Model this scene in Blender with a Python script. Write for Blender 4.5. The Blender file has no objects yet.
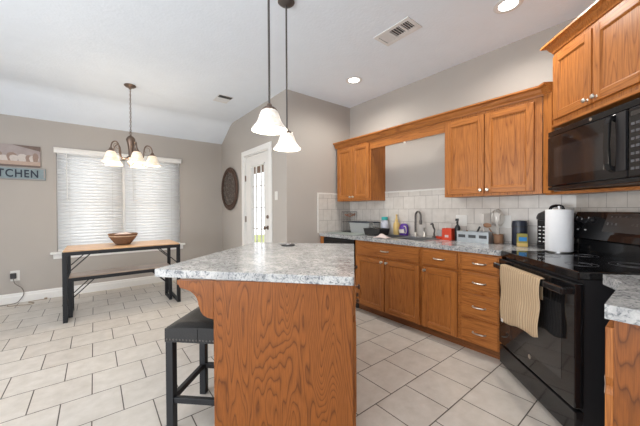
import bpy, bmesh, math, random
from mathutils import Vector, Matrix
random.seed(7)
SC = bpy.context.scene
COL = SC.collection
PI = math.pi
S2 = math.sqrt(.5)

# ------------------------------------------------------------------ camera
CAM_H = 1.25
def make_camera():
    yaw, p, r = math.radians(38.34), math.radians(-.643), math.radians(-.293)
    f = Vector((math.sin(yaw)*math.cos(p), math.cos(yaw)*math.cos(p), math.sin(p)))
    rt = Vector((math.cos(yaw), -math.sin(yaw), 0))
    up = rt.cross(f)
    rt2 = rt*math.cos(r) + up*math.sin(r)
    up2 = rt2.cross(f)
    cd = bpy.data.cameras.new('camera')
    cd.sensor_width = 36; cd.lens = 285.7/640*36; cd.clip_start = .05; cd.clip_end = 200
    o = bpy.data.objects.new('camera', cd); COL.objects.link(o)
    m = Matrix((rt2, up2, -f)).transposed().to_4x4()
    m.translation = Vector((0, 0, CAM_H))
    o.matrix_world = m
    SC.camera = o
make_camera()

# ------------------------------------------------------------------ world, area lights, exposure
SC.view_settings.view_transform = 'Standard'
SC.view_settings.look = 'None'
SC.view_settings.gamma = 1
SC.view_settings.use_curve_mapping = False
SC.view_settings.exposure = 0.19
W = bpy.data.worlds.new('sky'); SC.world = W; W.use_nodes = True
bg = W.node_tree.nodes['Background']
bg.inputs[0].default_value = (.94, .97, 1, 1); bg.inputs[1].default_value = 2.4

def area(name, loc, rot, sx, sy, power, color=(1, 1, 1)):
    l = bpy.data.lights.new(name, 'AREA'); l.shape = 'RECTANGLE'; l.size = sx; l.size_y = sy
    l.energy = power; l.color = color
    o = bpy.data.objects.new(name, l); COL.objects.link(o)
    o.location = loc; o.rotation_euler = rot
    return o
# added fill area lights, standing in for unseen living-room window daylight
area('living_room_fill_light', (-3.2, .8, 1.3), (PI/2+.45, 0, -PI/2), 3.6, 1.8, 190, (.93, .965, 1))
area('rear_fill_light', (.2, -3.5, 1.3), (PI/2+.42, 0, 0), 3.4, 1.8, 85, (.93, .965, 1))  # second added fill, from the unseen wall behind the camera

# ------------------------------------------------------------------ materials
def nodes(name):
    m = bpy.data.materials.new(name); m.use_nodes = True
    nt = m.node_tree; b = nt.nodes['Principled BSDF']
    return m, nt, b
def pbr(name, col, rough=.5, metal=0, noise=0, nscale=30, bump=0, bscale=200, spec=.5, **kw):
    m, nt, b = nodes(name)
    b.inputs['Base Color'].default_value = (*col, 1)
    b.inputs['Roughness'].default_value = rough
    b.inputs['Metallic'].default_value = metal
    b.inputs['Specular IOR Level'].default_value = spec
    for k, v in kw.items():
        b.inputs[k.replace('_', ' ')].default_value = v
    tc = nt.nodes.new('ShaderNodeTexCoord')
    n = nt.nodes.new('ShaderNodeTexNoise'); n.inputs['Scale'].default_value = nscale; n.inputs['Detail'].default_value = 4
    nt.links.new(tc.outputs['Object'], n.inputs['Vector'])
    mx = nt.nodes.new('ShaderNodeMix'); mx.data_type = 'RGBA'
    a = max(noise, .03)
    mx.inputs['A'].default_value = tuple(c*(1-a) for c in col)+(1,)
    mx.inputs['B'].default_value = tuple(min(1, c*(1+a)) for c in col)+(1,)
    nt.links.new(n.outputs['Fac'], mx.inputs['Factor'])
    nt.links.new(mx.outputs['Result'], b.inputs['Base Color'])
    if bump:
        n2 = nt.nodes.new('ShaderNodeTexNoise'); n2.inputs['Scale'].default_value = bscale; n2.inputs['Detail'].default_value = 3
        nt.links.new(tc.outputs['Object'], n2.inputs['Vector'])
        bp = nt.nodes.new('ShaderNodeBump'); bp.inputs['Strength'].default_value = bump; bp.inputs['Distance'].default_value = .004
        nt.links.new(n2.outputs['Fac'], bp.inputs['Height'])
        nt.links.new(bp.outputs['Normal'], b.inputs['Normal'])
    return m

def ramp(nt, stops):
    r = nt.nodes.new('ShaderNodeValToRGB')
    e = r.color_ramp.elements
    while len(e) < len(stops): e.new(.5)
    for k, (p, c) in enumerate(stops):
        e[k].position = p; e[k].color = (*c, 1)
    return r

def wood(name, axis, light, dark, rings=17., stretch=.05, scale=10., rough=.38, seed=0., contrast=1., detail=2.):
    """oak: bent growth rings plus fine pores, grain running along the object's own x, y or z"""
    m, nt, b = nodes(name); L = nt.links.new
    tc = nt.nodes.new('ShaderNodeTexCoord')
    mp = nt.nodes.new('ShaderNodeMapping')
    mp.inputs['Scale'].default_value = tuple(stretch if a == axis else 1. for a in 'xyz')
    mp.inputs['Location'].default_value = (seed, seed*.7, seed*1.3)
    oi = nt.nodes.new('ShaderNodeObjectInfo')
    ad = nt.nodes.new('ShaderNodeVectorMath'); ad.operation = 'ADD'
    sc = nt.nodes.new('ShaderNodeVectorMath'); sc.operation = 'SCALE'; sc.inputs['Scale'].default_value = 6.
    cmb = nt.nodes.new('ShaderNodeCombineXYZ')
    for k in range(3): L(oi.outputs['Random'], cmb.inputs[k])
    L(cmb.outputs[0], sc.inputs[0]); L(mp.outputs[0], ad.inputs[0]); L(sc.outputs[0], ad.inputs[1])
    L(tc.outputs['Object'], mp.inputs[0])
    n = nt.nodes.new('ShaderNodeTexNoise'); n.inputs['Scale'].default_value = scale; n.inputs['Detail'].default_value = detail
    n.inputs['Roughness'].default_value = .42; n.inputs['Distortion'].default_value = .15
    L(ad.outputs[0], n.inputs['Vector'])
    mu = nt.nodes.new('ShaderNodeMath'); mu.operation = 'MULTIPLY'; mu.inputs[1].default_value = rings
    L(n.outputs['Fac'], mu.inputs[0])
    pp = nt.nodes.new('ShaderNodeMath'); pp.operation = 'FRACT'
    L(mu.outputs[0], pp.inputs[0])
    mid = tuple(d+(l-d)*.62 for l, d in zip(light, dark))
    hi = tuple(l*1.06 for l in light)
    dk = tuple(mi+(d-mi)*contrast for mi, d in zip(mid, dark))
    r = ramp(nt, [(0, mid), (.12, hi), (.55, light), (.82, mid), (.93, dk), (1, mid)])
    L(pp.outputs[0], r.inputs[0])
    # pores
    mp2 = nt.nodes.new('ShaderNodeMapping')
    mp2.inputs['Scale'].default_value = tuple(.05 if a == axis else 1. for a in 'xyz')
    L(tc.outputs['Object'], mp2.inputs[0])
    n2 = nt.nodes.new('ShaderNodeTexNoise'); n2.inputs['Scale'].default_value = 260; n2.inputs['Detail'].default_value = 2
    L(mp2.outputs[0], n2.inputs['Vector'])
    r2 = ramp(nt, [(.36, (.62, .58, .55)), (.56, (1, 1, 1))])
    L(n2.outputs['Fac'], r2.inputs[0])
    mx = nt.nodes.new('ShaderNodeMix'); mx.data_type = 'RGBA'; mx.blend_type = 'MULTIPLY'
    mx.inputs['Factor'].default_value = .55
    L(r.outputs[0], mx.inputs['A']); L(r2.outputs[0], mx.inputs['B'])
    L(mx.outputs['Result'], b.inputs['Base Color'])
    b.inputs['Roughness'].default_value = rough; b.inputs['Specular IOR Level'].default_value = .32
    bp = nt.nodes.new('ShaderNodeBump'); bp.inputs['Strength'].default_value = .12; bp.inputs['Distance'].default_value = .002
    L(n2.outputs['Fac'], bp.inputs['Height']); L(bp.outputs[0], b.inputs['Normal'])
    return m

OAK_L, OAK_D = (.435, .158, .037), (.27, .086, .019)
M = {}
M['oak_z'] = wood('honey_oak_upright_grain', 'z', OAK_L, OAK_D)
M['oak_x'] = wood('honey_oak_level_grain', 'x', OAK_L, OAK_D)
M['oak_y'] = wood('honey_oak_depth_grain', 'y', OAK_L, OAK_D)
M['oak_panel'] = wood('oak_end_panel', 'z', (.250, .078, .0145), (.120, .034, .0065), rings=70, stretch=.15, scale=3.6, seed=3.1, contrast=1., rough=.42, detail=3.2)
M['oak_toe'] = wood('oak_toe_kick', 'x', (.26, .10, .035), (.13, .05, .015))
M['light_oak'] = wood('pale_table_wood', 'x', (.66, .42, .24), (.50, .29, .15), rings=7, rough=.35)
M['bench_wood'] = wood('grey_brown_bench_wood', 'x', (.50, .38, .29), (.33, .24, .18), rings=7, rough=.3)

def floor_mat():
    m, nt, b = nodes('beige_floor_tile'); L = nt.links.new
    tc = nt.nodes.new('ShaderNodeTexCoord')
    mp = nt.nodes.new('ShaderNodeMapping')
    P = .318
    mp.inputs['Location'].default_value = (P*20.5-.135, P*20-2.166, 0)
    L(tc.outputs['Object'], mp.inputs[0])
    br = nt.nodes.new('ShaderNodeTexBrick')
    br.offset = .5; br.offset_frequency = 2; br.squash = 1
    br.inputs['Scale'].default_value = 1; br.inputs['Brick Width'].default_value = P; br.inputs['Row Height'].default_value = P
    br.inputs['Mortar Size'].default_value = .0036; br.inputs['Mortar Smooth'].default_value = .2; br.inputs['Bias'].default_value = 0
    br.inputs['Color1'].default_value = (.65, .61, .56, 1); br.inputs['Color2'].default_value = (.60, .555, .505, 1)
    br.inputs['Mortar'].default_value = (.095, .08, .068, 1)
    L(mp.outputs[0], br.inputs[0])
    n = nt.nodes.new('ShaderNodeTexNoise'); n.inputs['Scale'].default_value = 9; n.inputs['Detail'].default_value = 6; n.inputs['Roughness'].default_value = .65
    L(tc.outputs['Object'], n.inputs[0])
    r = ramp(nt, [(.3, (.88, .87, .85)), (.7, (1.05, 1.05, 1.05))]); L(n.outputs['Fac'], r.inputs[0])
    mx = nt.nodes.new('ShaderNodeMix'); mx.data_type = 'RGBA'; mx.blend_type = 'MULTIPLY'; mx.inputs['Factor'].default_value = 1
    L(br.outputs['Color'], mx.inputs['A']); L(r.outputs[0], mx.inputs['B'])
    L(mx.outputs['Result'], b.inputs['Base Color'])
    b.inputs['Roughness'].default_value = .42; b.inputs['Specular IOR Level'].default_value = .35
    bp = nt.nodes.new('ShaderNodeBump'); bp.inputs['Strength'].default_value = .5; bp.inputs['Distance'].default_value = .003; bp.invert = True
    L(br.outputs['Fac'], bp.inputs['Height']); L(bp.outputs[0], b.inputs['Normal'])
    return m
M['floor'] = floor_mat()

def tile_mat(name, axis, offs):
    """square wall tile; axis = which object axis runs along the wall"""
    m, nt, b = nodes(name); L = nt.links.new
    tc = nt.nodes.new('ShaderNodeTexCoord'); sp = nt.nodes.new('ShaderNodeSeparateXYZ'); cb = nt.nodes.new('ShaderNodeCombineXYZ')
    L(tc.outputs['Object'], sp.inputs[0]); L(sp.outputs[axis], cb.inputs[0]); L(sp.outputs['Z'], cb.inputs[1])
    mp = nt.nodes.new('ShaderNodeMapping'); mp.inputs['Location'].default_value = (offs, .162*20-.931, 0)
    L(cb.outputs[0], mp.inputs[0])
    br = nt.nodes.new('ShaderNodeTexBrick'); br.offset = .5
    br.inputs['Scale'].default_value = 1; br.inputs['Brick Width'].default_value = .160; br.inputs['Row Height'].default_value = .162
    br.inputs['Mortar Size'].default_value = .0022; br.inputs['Mortar Smooth'].default_value = .3
    br.inputs['Color1'].default_value = (.63, .60, .565, 1); br.inputs['Color2'].default_value = (.59, .56, .525, 1)
    br.inputs['Mortar'].default_value = (.28, .25, .235, 1)
    L(mp.outputs[0], br.inputs[0])
    n = nt.nodes.new('ShaderNodeTexNoise'); n.inputs['Scale'].default_value = 14; n.inputs['Detail'].default_value = 5
    L(tc.outputs['Object'], n.inputs[0])
    r = ramp(nt, [(.3, (.9, .89, .88)), (.7, (1.04, 1.04, 1.04))]); L(n.outputs['Fac'], r.inputs[0])
    mx = nt.nodes.new('ShaderNodeMix'); mx.data_type = 'RGBA'; mx.blend_type = 'MULTIPLY'; mx.inputs['Factor'].default_value = 1
    L(br.outputs['Color'], mx.inputs['A']); L(r.outputs[0], mx.inputs['B']); L(mx.outputs['Result'], b.inputs['Base Color'])
    b.inputs['Roughness'].default_value = .3
    bp = nt.nodes.new('ShaderNodeBump'); bp.inputs['Strength'].default_value = .4; bp.inputs['Distance'].default_value = .002; bp.invert = True
    L(br.outputs['Fac'], bp.inputs['Height']); L(bp.outputs[0], b.inputs['Normal'])
    return m
M['tile_y'] = tile_mat('white_wall_tile', 'Y', .160*20-1.998)
M['tile_x'] = tile_mat('white_wall_tile_side', 'X', .160*20-2.61)

def counter_mat():
    m, nt, b = nodes('grey_marbled_laminate'); L = nt.links.new
    tc = nt.nodes.new('ShaderNodeTexCoord')
    n1 = nt.nodes.new('ShaderNodeTexNoise'); n1.inputs['Scale'].default_value = 42; n1.inputs['Detail'].default_value = 8; n1.inputs['Roughness'].default_value = .68; n1.inputs['Distortion'].default_value = 1.4
    n2 = nt.nodes.new('ShaderNodeTexNoise'); n2.inputs['Scale'].default_value = 7; n2.inputs['Detail'].default_value = 5; n2.inputs['Distortion'].default_value = .8
    mp = nt.nodes.new('ShaderNodeMapping'); mp.inputs['Location'].default_value = (3, 7, 1)
    L(tc.outputs['Object'], n1.inputs[0]); L(tc.outputs['Object'], mp.inputs[0]); L(mp.outputs[0], n2.inputs[0])
    r1 = ramp(nt, [(.30, (.09, .10, .115)), (.41, (.22, .235, .25)), (.49, (.47, .475, .475)), (.58, (.60, .60, .59)), (.70, (.40, .385, .365))])
    r2 = ramp(nt, [(.34, (.66, .67, .69)), (.6, (1, 1, 1))])
    L(n1.outputs['Fac'], r1.inputs[0]); L(n2.outputs['Fac'], r2.inputs[0])
    mx = nt.nodes.new('ShaderNodeMix'); mx.data_type = 'RGBA'; mx.blend_type = 'MULTIPLY'; mx.inputs['Factor'].default_value = 1
    L(r1.outputs[0], mx.inputs['A']); L(r2.outputs[0], mx.inputs['B']); L(mx.outputs['Result'], b.inputs['Base Color'])
    b.inputs['Roughness'].default_value = .16; b.inputs['Specular IOR Level'].default_value = .6
    return m
M['counter'] = counter_mat()

M['wall'] = pbr('greige_wall_paint', (.43, .398, .368), .85, noise=.02, nscale=3, bump=.12, bscale=260, spec=.2)
M['wall_plain'] = pbr('greige_wall_paint_far', (.43, .398, .368), .85, noise=.02, nscale=3, spec=.2)
M['ceiling'] = pbr('white_textured_ceiling', (.78, .84, .915), .92, noise=.03, nscale=6, bump=.6, bscale=42, spec=.1)
M['trim'] = pbr('white_trim_paint', (.78, .775, .76), .45, noise=.02)
M['door_white'] = pbr('white_door_paint', (.74, .73, .71), .4, noise=.02)
M['nickel'] = pbr('satin_nickel', (.62, .59, .54), .28, 1)
M['steel'] = pbr('brushed_stainless', (.55, .55, .56), .3, 1, noise=.05, nscale=60)
M['bronze'] = pbr('brushed_bronze', (.20, .145, .115), .38, .85, noise=.15, nscale=40)
M['rod'] = pbr('pewter_rod', (.11, .10, .095), .4, .7)
M['black_gloss'] = pbr('black_enamel', (.010, .010, .011), .12, 0, spec=.5)
M['black_glass'] = pbr('black_glass', (.007, .007, .008), .06, 0, spec=.6)
M['window_dark'] = pbr('tinted_oven_glass', (.020, .020, .021), .07, 0, spec=.8)
M['black_satin'] = pbr('black_plastic', (.018, .018, .020), .38, 0, noise=.1)
M['black_metal'] = pbr('black_powder_coat', (.010, .011, .014), .5, .2, noise=.1)
M['vinyl'] = pbr('black_faux_leather', (.005, .005, .006), .45, 0, noise=.2, nscale=18, bump=.35, bscale=120)
M['white_plastic'] = pbr('white_plastic', (.72, .71, .68), .4)
M['paper'] = pbr('white_paper', (.80, .81, .83), .9, noise=.03, nscale=60, bump=.3, bscale=90)
M['print_white'] = pbr('white_marking', (.55, .55, .56), .5)
M['print_grey'] = pbr('grey_marking', (.10, .10, .11), .3)
M['display'] = pbr('grey_display', (.030, .026, .025), .3)
M['vent_dark'] = pbr('vent_shadow_metal', (.03, .031, .033), .6)
M['vent_white'] = pbr('vent_white_metal', (.70, .70, .70), .5)
M['lawn'] = pbr('dry_lawn', (.33, .36, .12), .95, noise=.35, nscale=5)
M['fence'] = pbr('cedar_fence', (.40, .33, .24), .9, noise=.25, nscale=7)
M['siding'] = pbr('pale_siding', (.60, .68, .78), .8, noise=.08, nscale=4)
M['beam'] = pbr('patio_beam_brown', (.14, .075, .04), .7, noise=.2)
M['basket'] = pbr('brown_wicker', (.17, .09, .05), .75, noise=.45, nscale=55, bump=.9, bscale=130)
M['basket_pale'] = pbr('pale_wicker', (.62, .46, .33), .8, noise=.3, nscale=60)
M['twig'] = pbr('dark_twig_weave', (.085, .05, .036), .75, noise=.5, nscale=60, bump=.5, bscale=150)
M['twig_grey'] = pbr('weathered_metal_scrolls', (.12, .095, .08), .6, .2, noise=.4, nscale=80)
M['sign_teal'] = pbr('distressed_teal_plank', (.22, .28, .30), .8, noise=.35, nscale=22)
M['ink'] = pbr('dark_navy_lettering', (.02, .03, .05), .7)
M['canvas_back'] = pbr('canvas_boards', (.36, .31, .30), .8, noise=.25, nscale=9)
M['canvas_shelf'] = pbr('printed_shelf', (.45, .34, .28), .8, noise=.15)
M['canvas_dark'] = pbr('printed_dark_shade', (.17, .125, .11), .8, noise=.2)
M['pot_white'] = pbr('printed_white_ceramic', (.55, .50, .47), .8, noise=.2, nscale=40)
M['pot_brown'] = pbr('printed_brown_ceramic', (.30, .215, .18), .8, noise=.2, nscale=40)
M['cord'] = pbr('grey_cable', (.14, .125, .115), .6)
M['cord_tan'] = pbr('tan_cable', (.36, .28, .21), .6)
M['red'] = pbr('orange_red_plastic', (.62, .055, .02), .4, noise=.1)
M['navy'] = pbr('dark_navy_plastic', (.014, .02, .038), .35)
M['purple'] = pbr('purple_plastic', (.085, .025, .27), .3, noise=.2)
M['teal'] = pbr('teal_plastic', (.03, .35, .34), .4)
M['yellow'] = pbr('yellow_plastic', (.60, .42, .15), .4)
M['olive'] = pbr('olive_wrapper', (.30, .27, .07), .5)
M['blue_label'] = pbr('blue_label', (.03, .22, .55), .5)
M['clear_tub'] = pbr('frosted_clear_plastic', (.55, .57, .57), .25, Alpha=.55)
M['label_blue_grey'] = pbr('pale_bottle', (.50, .52, .60), .4, noise=.2)
M['galv'] = pbr('galvanised_sheet', (.42, .46, .49), .4, .6, noise=.2, nscale=30)
M['galv_dark'] = pbr('dark_slot', (.05, .055, .06), .6)
M['copper'] = pbr('copper_metal', (.46, .20, .12), .35, .8, noise=.3, nscale=30)
M['cloth_pink'] = pbr('pale_dishcloth', (.62, .52, .50), .95, noise=.1)
M['utensil_white'] = pbr('pale_utensil', (.62, .58, .54), .5)
M['utensil_wood'] = pbr('wooden_utensil', (.30, .16, .09), .6, noise=.2)
M['board_green'] = pbr('grey_green_mat', (.27, .31, .29), .6, noise=.1)
M['particle'] = pbr('worn_particle_edge', (.55, .42, .33), .9, noise=.3, nscale=120)

def towel_mat():
    m, nt, b = nodes('beige_ribbed_towel'); L = nt.links.new
    tc = nt.nodes.new('ShaderNodeTexCoord')
    w = nt.nodes.new('ShaderNodeTexWave'); w.bands_direction = 'X'; w.inputs['Scale'].default_value = 13; w.inputs['Distortion'].default_value = .6
    L(tc.outputs['Object'], w.inputs[0])
    r = ramp(nt, [(0, (.34, .235, .14)), (.35, (.47, .345, .215)), (1, (.50, .375, .245))]); L(w.outputs['Fac'], r.inputs[0])
    L(r.outputs[0], b.inputs['Base Color']); b.inputs['Roughness'].default_value = .95
    bp = nt.nodes.new('ShaderNodeBump'); bp.inputs['Strength'].default_value = .6; bp.inputs['Distance'].default_value = .004
    L(w.outputs['Fac'], bp.inputs['Height']); L(bp.outputs[0], b.inputs['Normal'])
    return m
M['towel'] = towel_mat()

def glass_mat(name):
    m, nt, b = nodes(name); L = nt.links.new
    tr = nt.nodes.new('ShaderNodeBsdfTransparent'); gl = nt.nodes.new('ShaderNodeBsdfGlossy'); gl.inputs['Roughness'].default_value = .02
    mx = nt.nodes.new('ShaderNodeMixShader')
    mx.inputs[0].default_value = .06; L(tr.outputs[0], mx.inputs[1]); L(gl.outputs[0], mx.inputs[2]); L(mx.outputs[0], nt.nodes['Material Output'].inputs[0])
    return m
M['glass'] = glass_mat('window_glass')

def blind_mat():
    m, nt, b = nodes('white_blind_slat'); L = nt.links.new
    b.inputs['Base Color'].default_value = (.88, .88, .88, 1); b.inputs['Roughness'].default_value = .5
    t = nt.nodes.new('ShaderNodeBsdfTranslucent'); t.inputs[0].default_value = (.9, .9, .9, 1)
    mx = nt.nodes.new('ShaderNodeMixShader'); mx.inputs[0].default_value = .45
    L(b.outputs[0], mx.inputs[1]); L(t.outputs[0], mx.inputs[2]); L(mx.outputs[0], nt.nodes['Material Output'].inputs[0])
    return m
M['blind'] = blind_mat()

def lit_glass(name, col, strength):
    m, nt, b = nodes(name); L = nt.links.new
    tc = nt.nodes.new('ShaderNodeTexCoord')
    n = nt.nodes.new('ShaderNodeTexNoise'); n.inputs['Scale'].default_value = 22; n.inputs['Detail'].default_value = 3; n.inputs['Distortion'].default_value = 1.5
    L(tc.outputs['Object'], n.inputs[0])
    r = ramp(nt, [(.35, tuple(c*.72 for c in col)), (.6, col)]); L(n.outputs['Fac'], r.inputs[0])
    L(r.outputs[0], b.inputs['Base Color']); L(r.outputs[0], b.inputs['Emission Color'])
    b.inputs['Emission Strength'].default_value = strength; b.inputs['Roughness'].default_value = .3
    return m
M['shade'] = lit_glass('lit_alabaster_shade', (1, .93, .84), .25)
M['shade_warm'] = lit_glass('lit_amber_alabaster_shade', (1, .86, .68), .42)
def emit(name, col, s):
    m, nt, b = nodes(name); b.inputs['Base Color'].default_value = (1, 1, 1, 1)
    b.inputs['Emission Color'].default_value = (*col, 1); b.inputs['Emission Strength'].default_value = s
    return m
M['bulb'] = emit('lit_bulb', (1, .93, .82), 9)
M['can_lens'] = emit('recessed_lamp_lens', (1, .97, .92), 9)

# ------------------------------------------------------------------ mesh builder
class B:
    def __init__(s): s.bm = bmesh.new(); s.mi = 0
    def mat(s, i): s.mi = i; return s
    def _faces(s, fs, smooth=False):
        for f in fs: f.material_index = s.mi; f.smooth = smooth
    def box(s, x0, x1, y0, y1, z0, z1, bev=0):
        if x0 > x1: x0, x1 = x1, x0
        if y0 > y1: y0, y1 = y1, y0
        if z0 > z1: z0, z1 = z1, z0
        v = [s.bm.verts.new(c) for c in ((x0,y0,z0),(x1,y0,z0),(x1,y1,z0),(x0,y1,z0),(x0,y0,z1),(x1,y0,z1),(x1,y1,z1),(x0,y1,z1))]
        fs = [s.bm.faces.new([v[i] for i in q]) for q in ((3,2,1,0),(4,5,6,7),(0,1,5,4),(1,2,6,5),(2,3,7,6),(3,0,4,7))]
        s._faces(fs)
        if bev:
            es = list({e for f in fs for e in f.edges})
            r = bmesh.ops.bevel(s.bm, geom=es, offset=bev, segments=2, profile=.5, affect='EDGES')
            s._faces(r['faces'])
        return s
    def prism(s, pts, a, b, axis='z', bev=0):
        def P(p, t):
            return {'z': (p[0], p[1], t), 'y': (p[0], t, p[1]), 'x': (t, p[0], p[1])}[axis]
        lo = [s.bm.verts.new(P(p, a)) for p in pts]; hi = [s.bm.verts.new(P(p, b)) for p in pts]
        n = len(pts)
        fs = [s.bm.faces.new(lo[::-1]), s.bm.faces.new(hi)]
        for i in range(n): fs.append(s.bm.faces.new((lo[i], lo[(i+1) % n], hi[(i+1) % n], hi[i])))
        s._faces(fs)
        bmesh.ops.recalc_face_normals(s.bm, faces=fs)
        if bev:
            es = list({e for f in fs[:2] for e in f.edges})
            r = bmesh.ops.bevel(s.bm, geom=es, offset=bev, segments=2, profile=.5, affect='EDGES'); s._faces(r['faces'])
        return s
    def lathe(s, prof, c=(0, 0, 0), n=28, d=(0, 0, 1), sx=1, sy=1, wob=None):
        q = Vector((0, 0, 1)).rotation_difference(Vector(d).normalized()); c = Vector(c)
        rings = []
        for r, z in prof:
            if r < 1e-6: rings.append([s.bm.verts.new(c+q@Vector((0, 0, z)))])
            else: rings.append([s.bm.verts.new(c+q@Vector((sx*r*(1+(wob(k/n, z) if wob else 0))*math.cos(2*PI*k/n), sy*r*(1+(wob(k/n, z) if wob else 0))*math.sin(2*PI*k/n), z))) for k in range(n)])
        fs = []
        for a, b in zip(rings, rings[1:]):
            for k in range(n):
                k2 = (k+1) % n
                if len(a) == 1 and len(b) == 1: continue
                if len(a) == 1: fs.append(s.bm.faces.new((a[0], b[k], b[k2])))
                elif len(b) == 1: fs.append(s.bm.faces.new((a[k], b[0], a[k2])))
                else: fs.append(s.bm.faces.new((a[k], b[k], b[k2], a[k2])))
        s._faces(fs, True)
        bmesh.ops.recalc_face_normals(s.bm, faces=fs)
        return s
    def cyl(s, r, z0, z1, c=(0, 0, 0), n=24, d=(0, 0, 1), bev=0):
        if bev: p = [(0, z0), (r-bev, z0), (r, z0+bev), (r, z1-bev), (r-bev, z1), (0, z1)]
        else: p = [(0, z0), (r, z0), (r, z1), (0, z1)]
        return s.lathe(p, c, n, d)
    def tube(s, pts, r, n=10, closed=False, flat=1.):
        pts = [Vector(p) for p in pts]; m = len(pts); rings = []
        t0 = None; N = None
        for i in range(m):
            if closed: t = (pts[(i+1) % m]-pts[i-1]).normalized()
            else: t = (pts[min(i+1, m-1)]-pts[max(i-1, 0)]).normalized()
            if N is None:
                N = t.orthogonal().normalized()
            else:
                N = (t0.rotation_difference(t) @ N); N = (N-t*N.dot(t)).normalized()
            t0 = t; Bn = t.cross(N)
            rr = r[i] if isinstance(r, (list, tuple)) else r
            rings.append([s.bm.verts.new(pts[i]+N*rr*math.cos(2*PI*k/n)+Bn*rr*flat*math.sin(2*PI*k/n)) for k in range(n)])
        fs = []
        for i in range(m if closed else m-1):
            a, b = rings[i], rings[(i+1) % m]
            for k in range(n): fs.append(s.bm.faces.new((a[k], a[(k+1) % n], b[(k+1) % n], b[k])))
        if not closed:
            fs.append(s.bm.faces.new(rings[0][::-1])); fs.append(s.bm.faces.new(rings[-1]))
        s._faces(fs, True)
        bmesh.ops.recalc_face_normals(s.bm, faces=fs)
        return s
    def bar(s, p, q, w, h):
        """square bar from p to q"""
        p, q = Vector(p), Vector(q); t = (q-p).normalized()
        up = Vector((0, 0, 1)) if abs(t.z) < .9 else Vector((0, 1, 0))
        a = t.cross(up).normalized()*w/2; b = a.cross(t).normalized()*h/2
        v = [s.bm.verts.new(o+i*a+j*b) for o in (p, q) for i, j in ((-1, -1), (1, -1), (1, 1), (-1, 1))]
        fs = [s.bm.faces.new([v[i] for i in f]) for f in ((0,1,2,3),(7,6,5,4),(0,4,5,1),(1,5,6,2),(2,6,7,3),(3,7,4,0))]
        s._faces(fs); bmesh.ops.recalc_face_normals(s.bm, faces=fs); return s
    def ring(s, c, R, r, n=32, k=8, nrm=(0, 0, 1)):
        q = Vector((0, 0, 1)).rotation_difference(Vector(nrm).normalized())
        return s.tube([Vector(c)+q@Vector((R*math.cos(2*PI*i/n), R*math.sin(2*PI*i/n), 0)) for i in range(n)], r, k, True)
    def build(s, name, mats, parent=None, loc=None, rotz=None):
        for e in s.bm.edges:
            if len(e.link_faces) == 2 and e.calc_face_angle(0) > math.radians(38): e.smooth = False
        me = bpy.data.meshes.new(name); s.bm.to_mesh(me); s.bm.free()
        if not isinstance(mats, (list, tuple)): mats = [mats]
        for m in mats: me.materials.append(M[m] if isinstance(m, str) else m)
        o = bpy.data.objects.new(name, me); COL.objects.link(o)
        if parent: o.parent = parent
        if loc: o.location = loc
        if rotz: o.rotation_euler = (0, 0, rotz)
        return o

def thing(name, label, cat, loc=(0, 0, 0), rotz=0, group=None):
    o = bpy.data.objects.new(name, None); COL.objects.link(o); o.empty_display_size = .1
    o.location = loc; o.rotation_euler = (0, 0, rotz)
    return tag(o, label, cat, group)
def tag(o, label, cat, group=None):
    o['label'] = label; o['category'] = cat
    if group: o['group'] = group
    return o
def struct(o): o['kind'] = 'structure'; return o
def copy_thing(root, loc, label, rotz=None):
    r = root.copy(); COL.objects.link(r); r.location = loc; r['label'] = label
    if rotz is not None: r.rotation_euler = (0, 0, rotz)
    for ch in list(root.children):
        c = ch.copy(); COL.objects.link(c); c.parent = r
        for g in list(ch.children):
            d = g.copy(); COL.objects.link(d); d.parent = c
    return r

CT = .918      # worktop height
# ------------------------------------------------------------------ room shell
XL, YB = -3.4, -3.7                     # far left wall and wall behind the camera
XD, YW, YR, XK = 1.996, 5.643, 3.231, 3.16
ZC, ZS, YF = 2.84, 2.552, 5.128         # flat ceiling, low edge at window wall, fold line
T = .12
struct(B().box(XL-T, XD+T, YB-T, YW+T, -.1, 0).box(XD+T, XK+T, YB-T, YR+T, -.1, 0).build('floor', 'floor'))
c = B()
fa, fb = Vector((YF-.12, ZC)), Vector((YF+.11, ZC-.11*(ZC-ZS)/(YW-YF))); fm = Vector((YF, ZC))
fold = [tuple((1-k/12)**2*fa+2*(k/12)*(1-k/12)*fm+(k/12)**2*fb) for k in range(13)]
c.prism([(YB-T, ZC)]+fold+[(YW, ZS), (YW+T, ZS-.06), (YW+T, ZC+.12), (YB-T, ZC+.12)], XL-T, XD+T, 'x')
c.bm.normal_update()
for f in c.bm.faces: f.smooth = f.normal.z < -.5 and .01 < abs(f.normal.y) < .48 and f.calc_area() < .5
c.box(XD+T, XK+T, YB-T, YR+T, ZC, ZC+.12)
struct(c.build('ceiling', 'ceiling'))
# window wall with one wide opening
WX0, WX1, WZ0, WZ1 = -.425, 1.222, .655, 2.125
w = B()
w.box(XL-T, WX0, YW, YW+T, 0, ZS); w.box(WX1, XD+T, YW, YW+T, 0, ZS)
w.box(WX0, WX1, YW, YW+T, 0, WZ0); w.box(WX0, WX1, YW, YW+T, WZ1, ZS)
struct(w.build('wall_back', 'wall'))
# wall with the glazed door
DY0, DY1, DZ = 3.70, 4.57, 2.15
w = B()
def dwall(y0, y1, z0, z1): w.box(XD, XD+T, y0, y1, z0, z1)
w.prism([(DY1, 0), (YW, 0), (YW, ZS), (YF, ZC), (DY1, ZC)], XD, XD+T, 'x')
dwall(DY0, DY1, DZ, ZC); dwall(YR+T, DY0, 0, ZC)
struct(w.build('wall_side', 'wall'))
struct(B().box(XD, XK+T, YR, YR+T, 0, ZC).build('wall_return', 'wall'))
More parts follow.
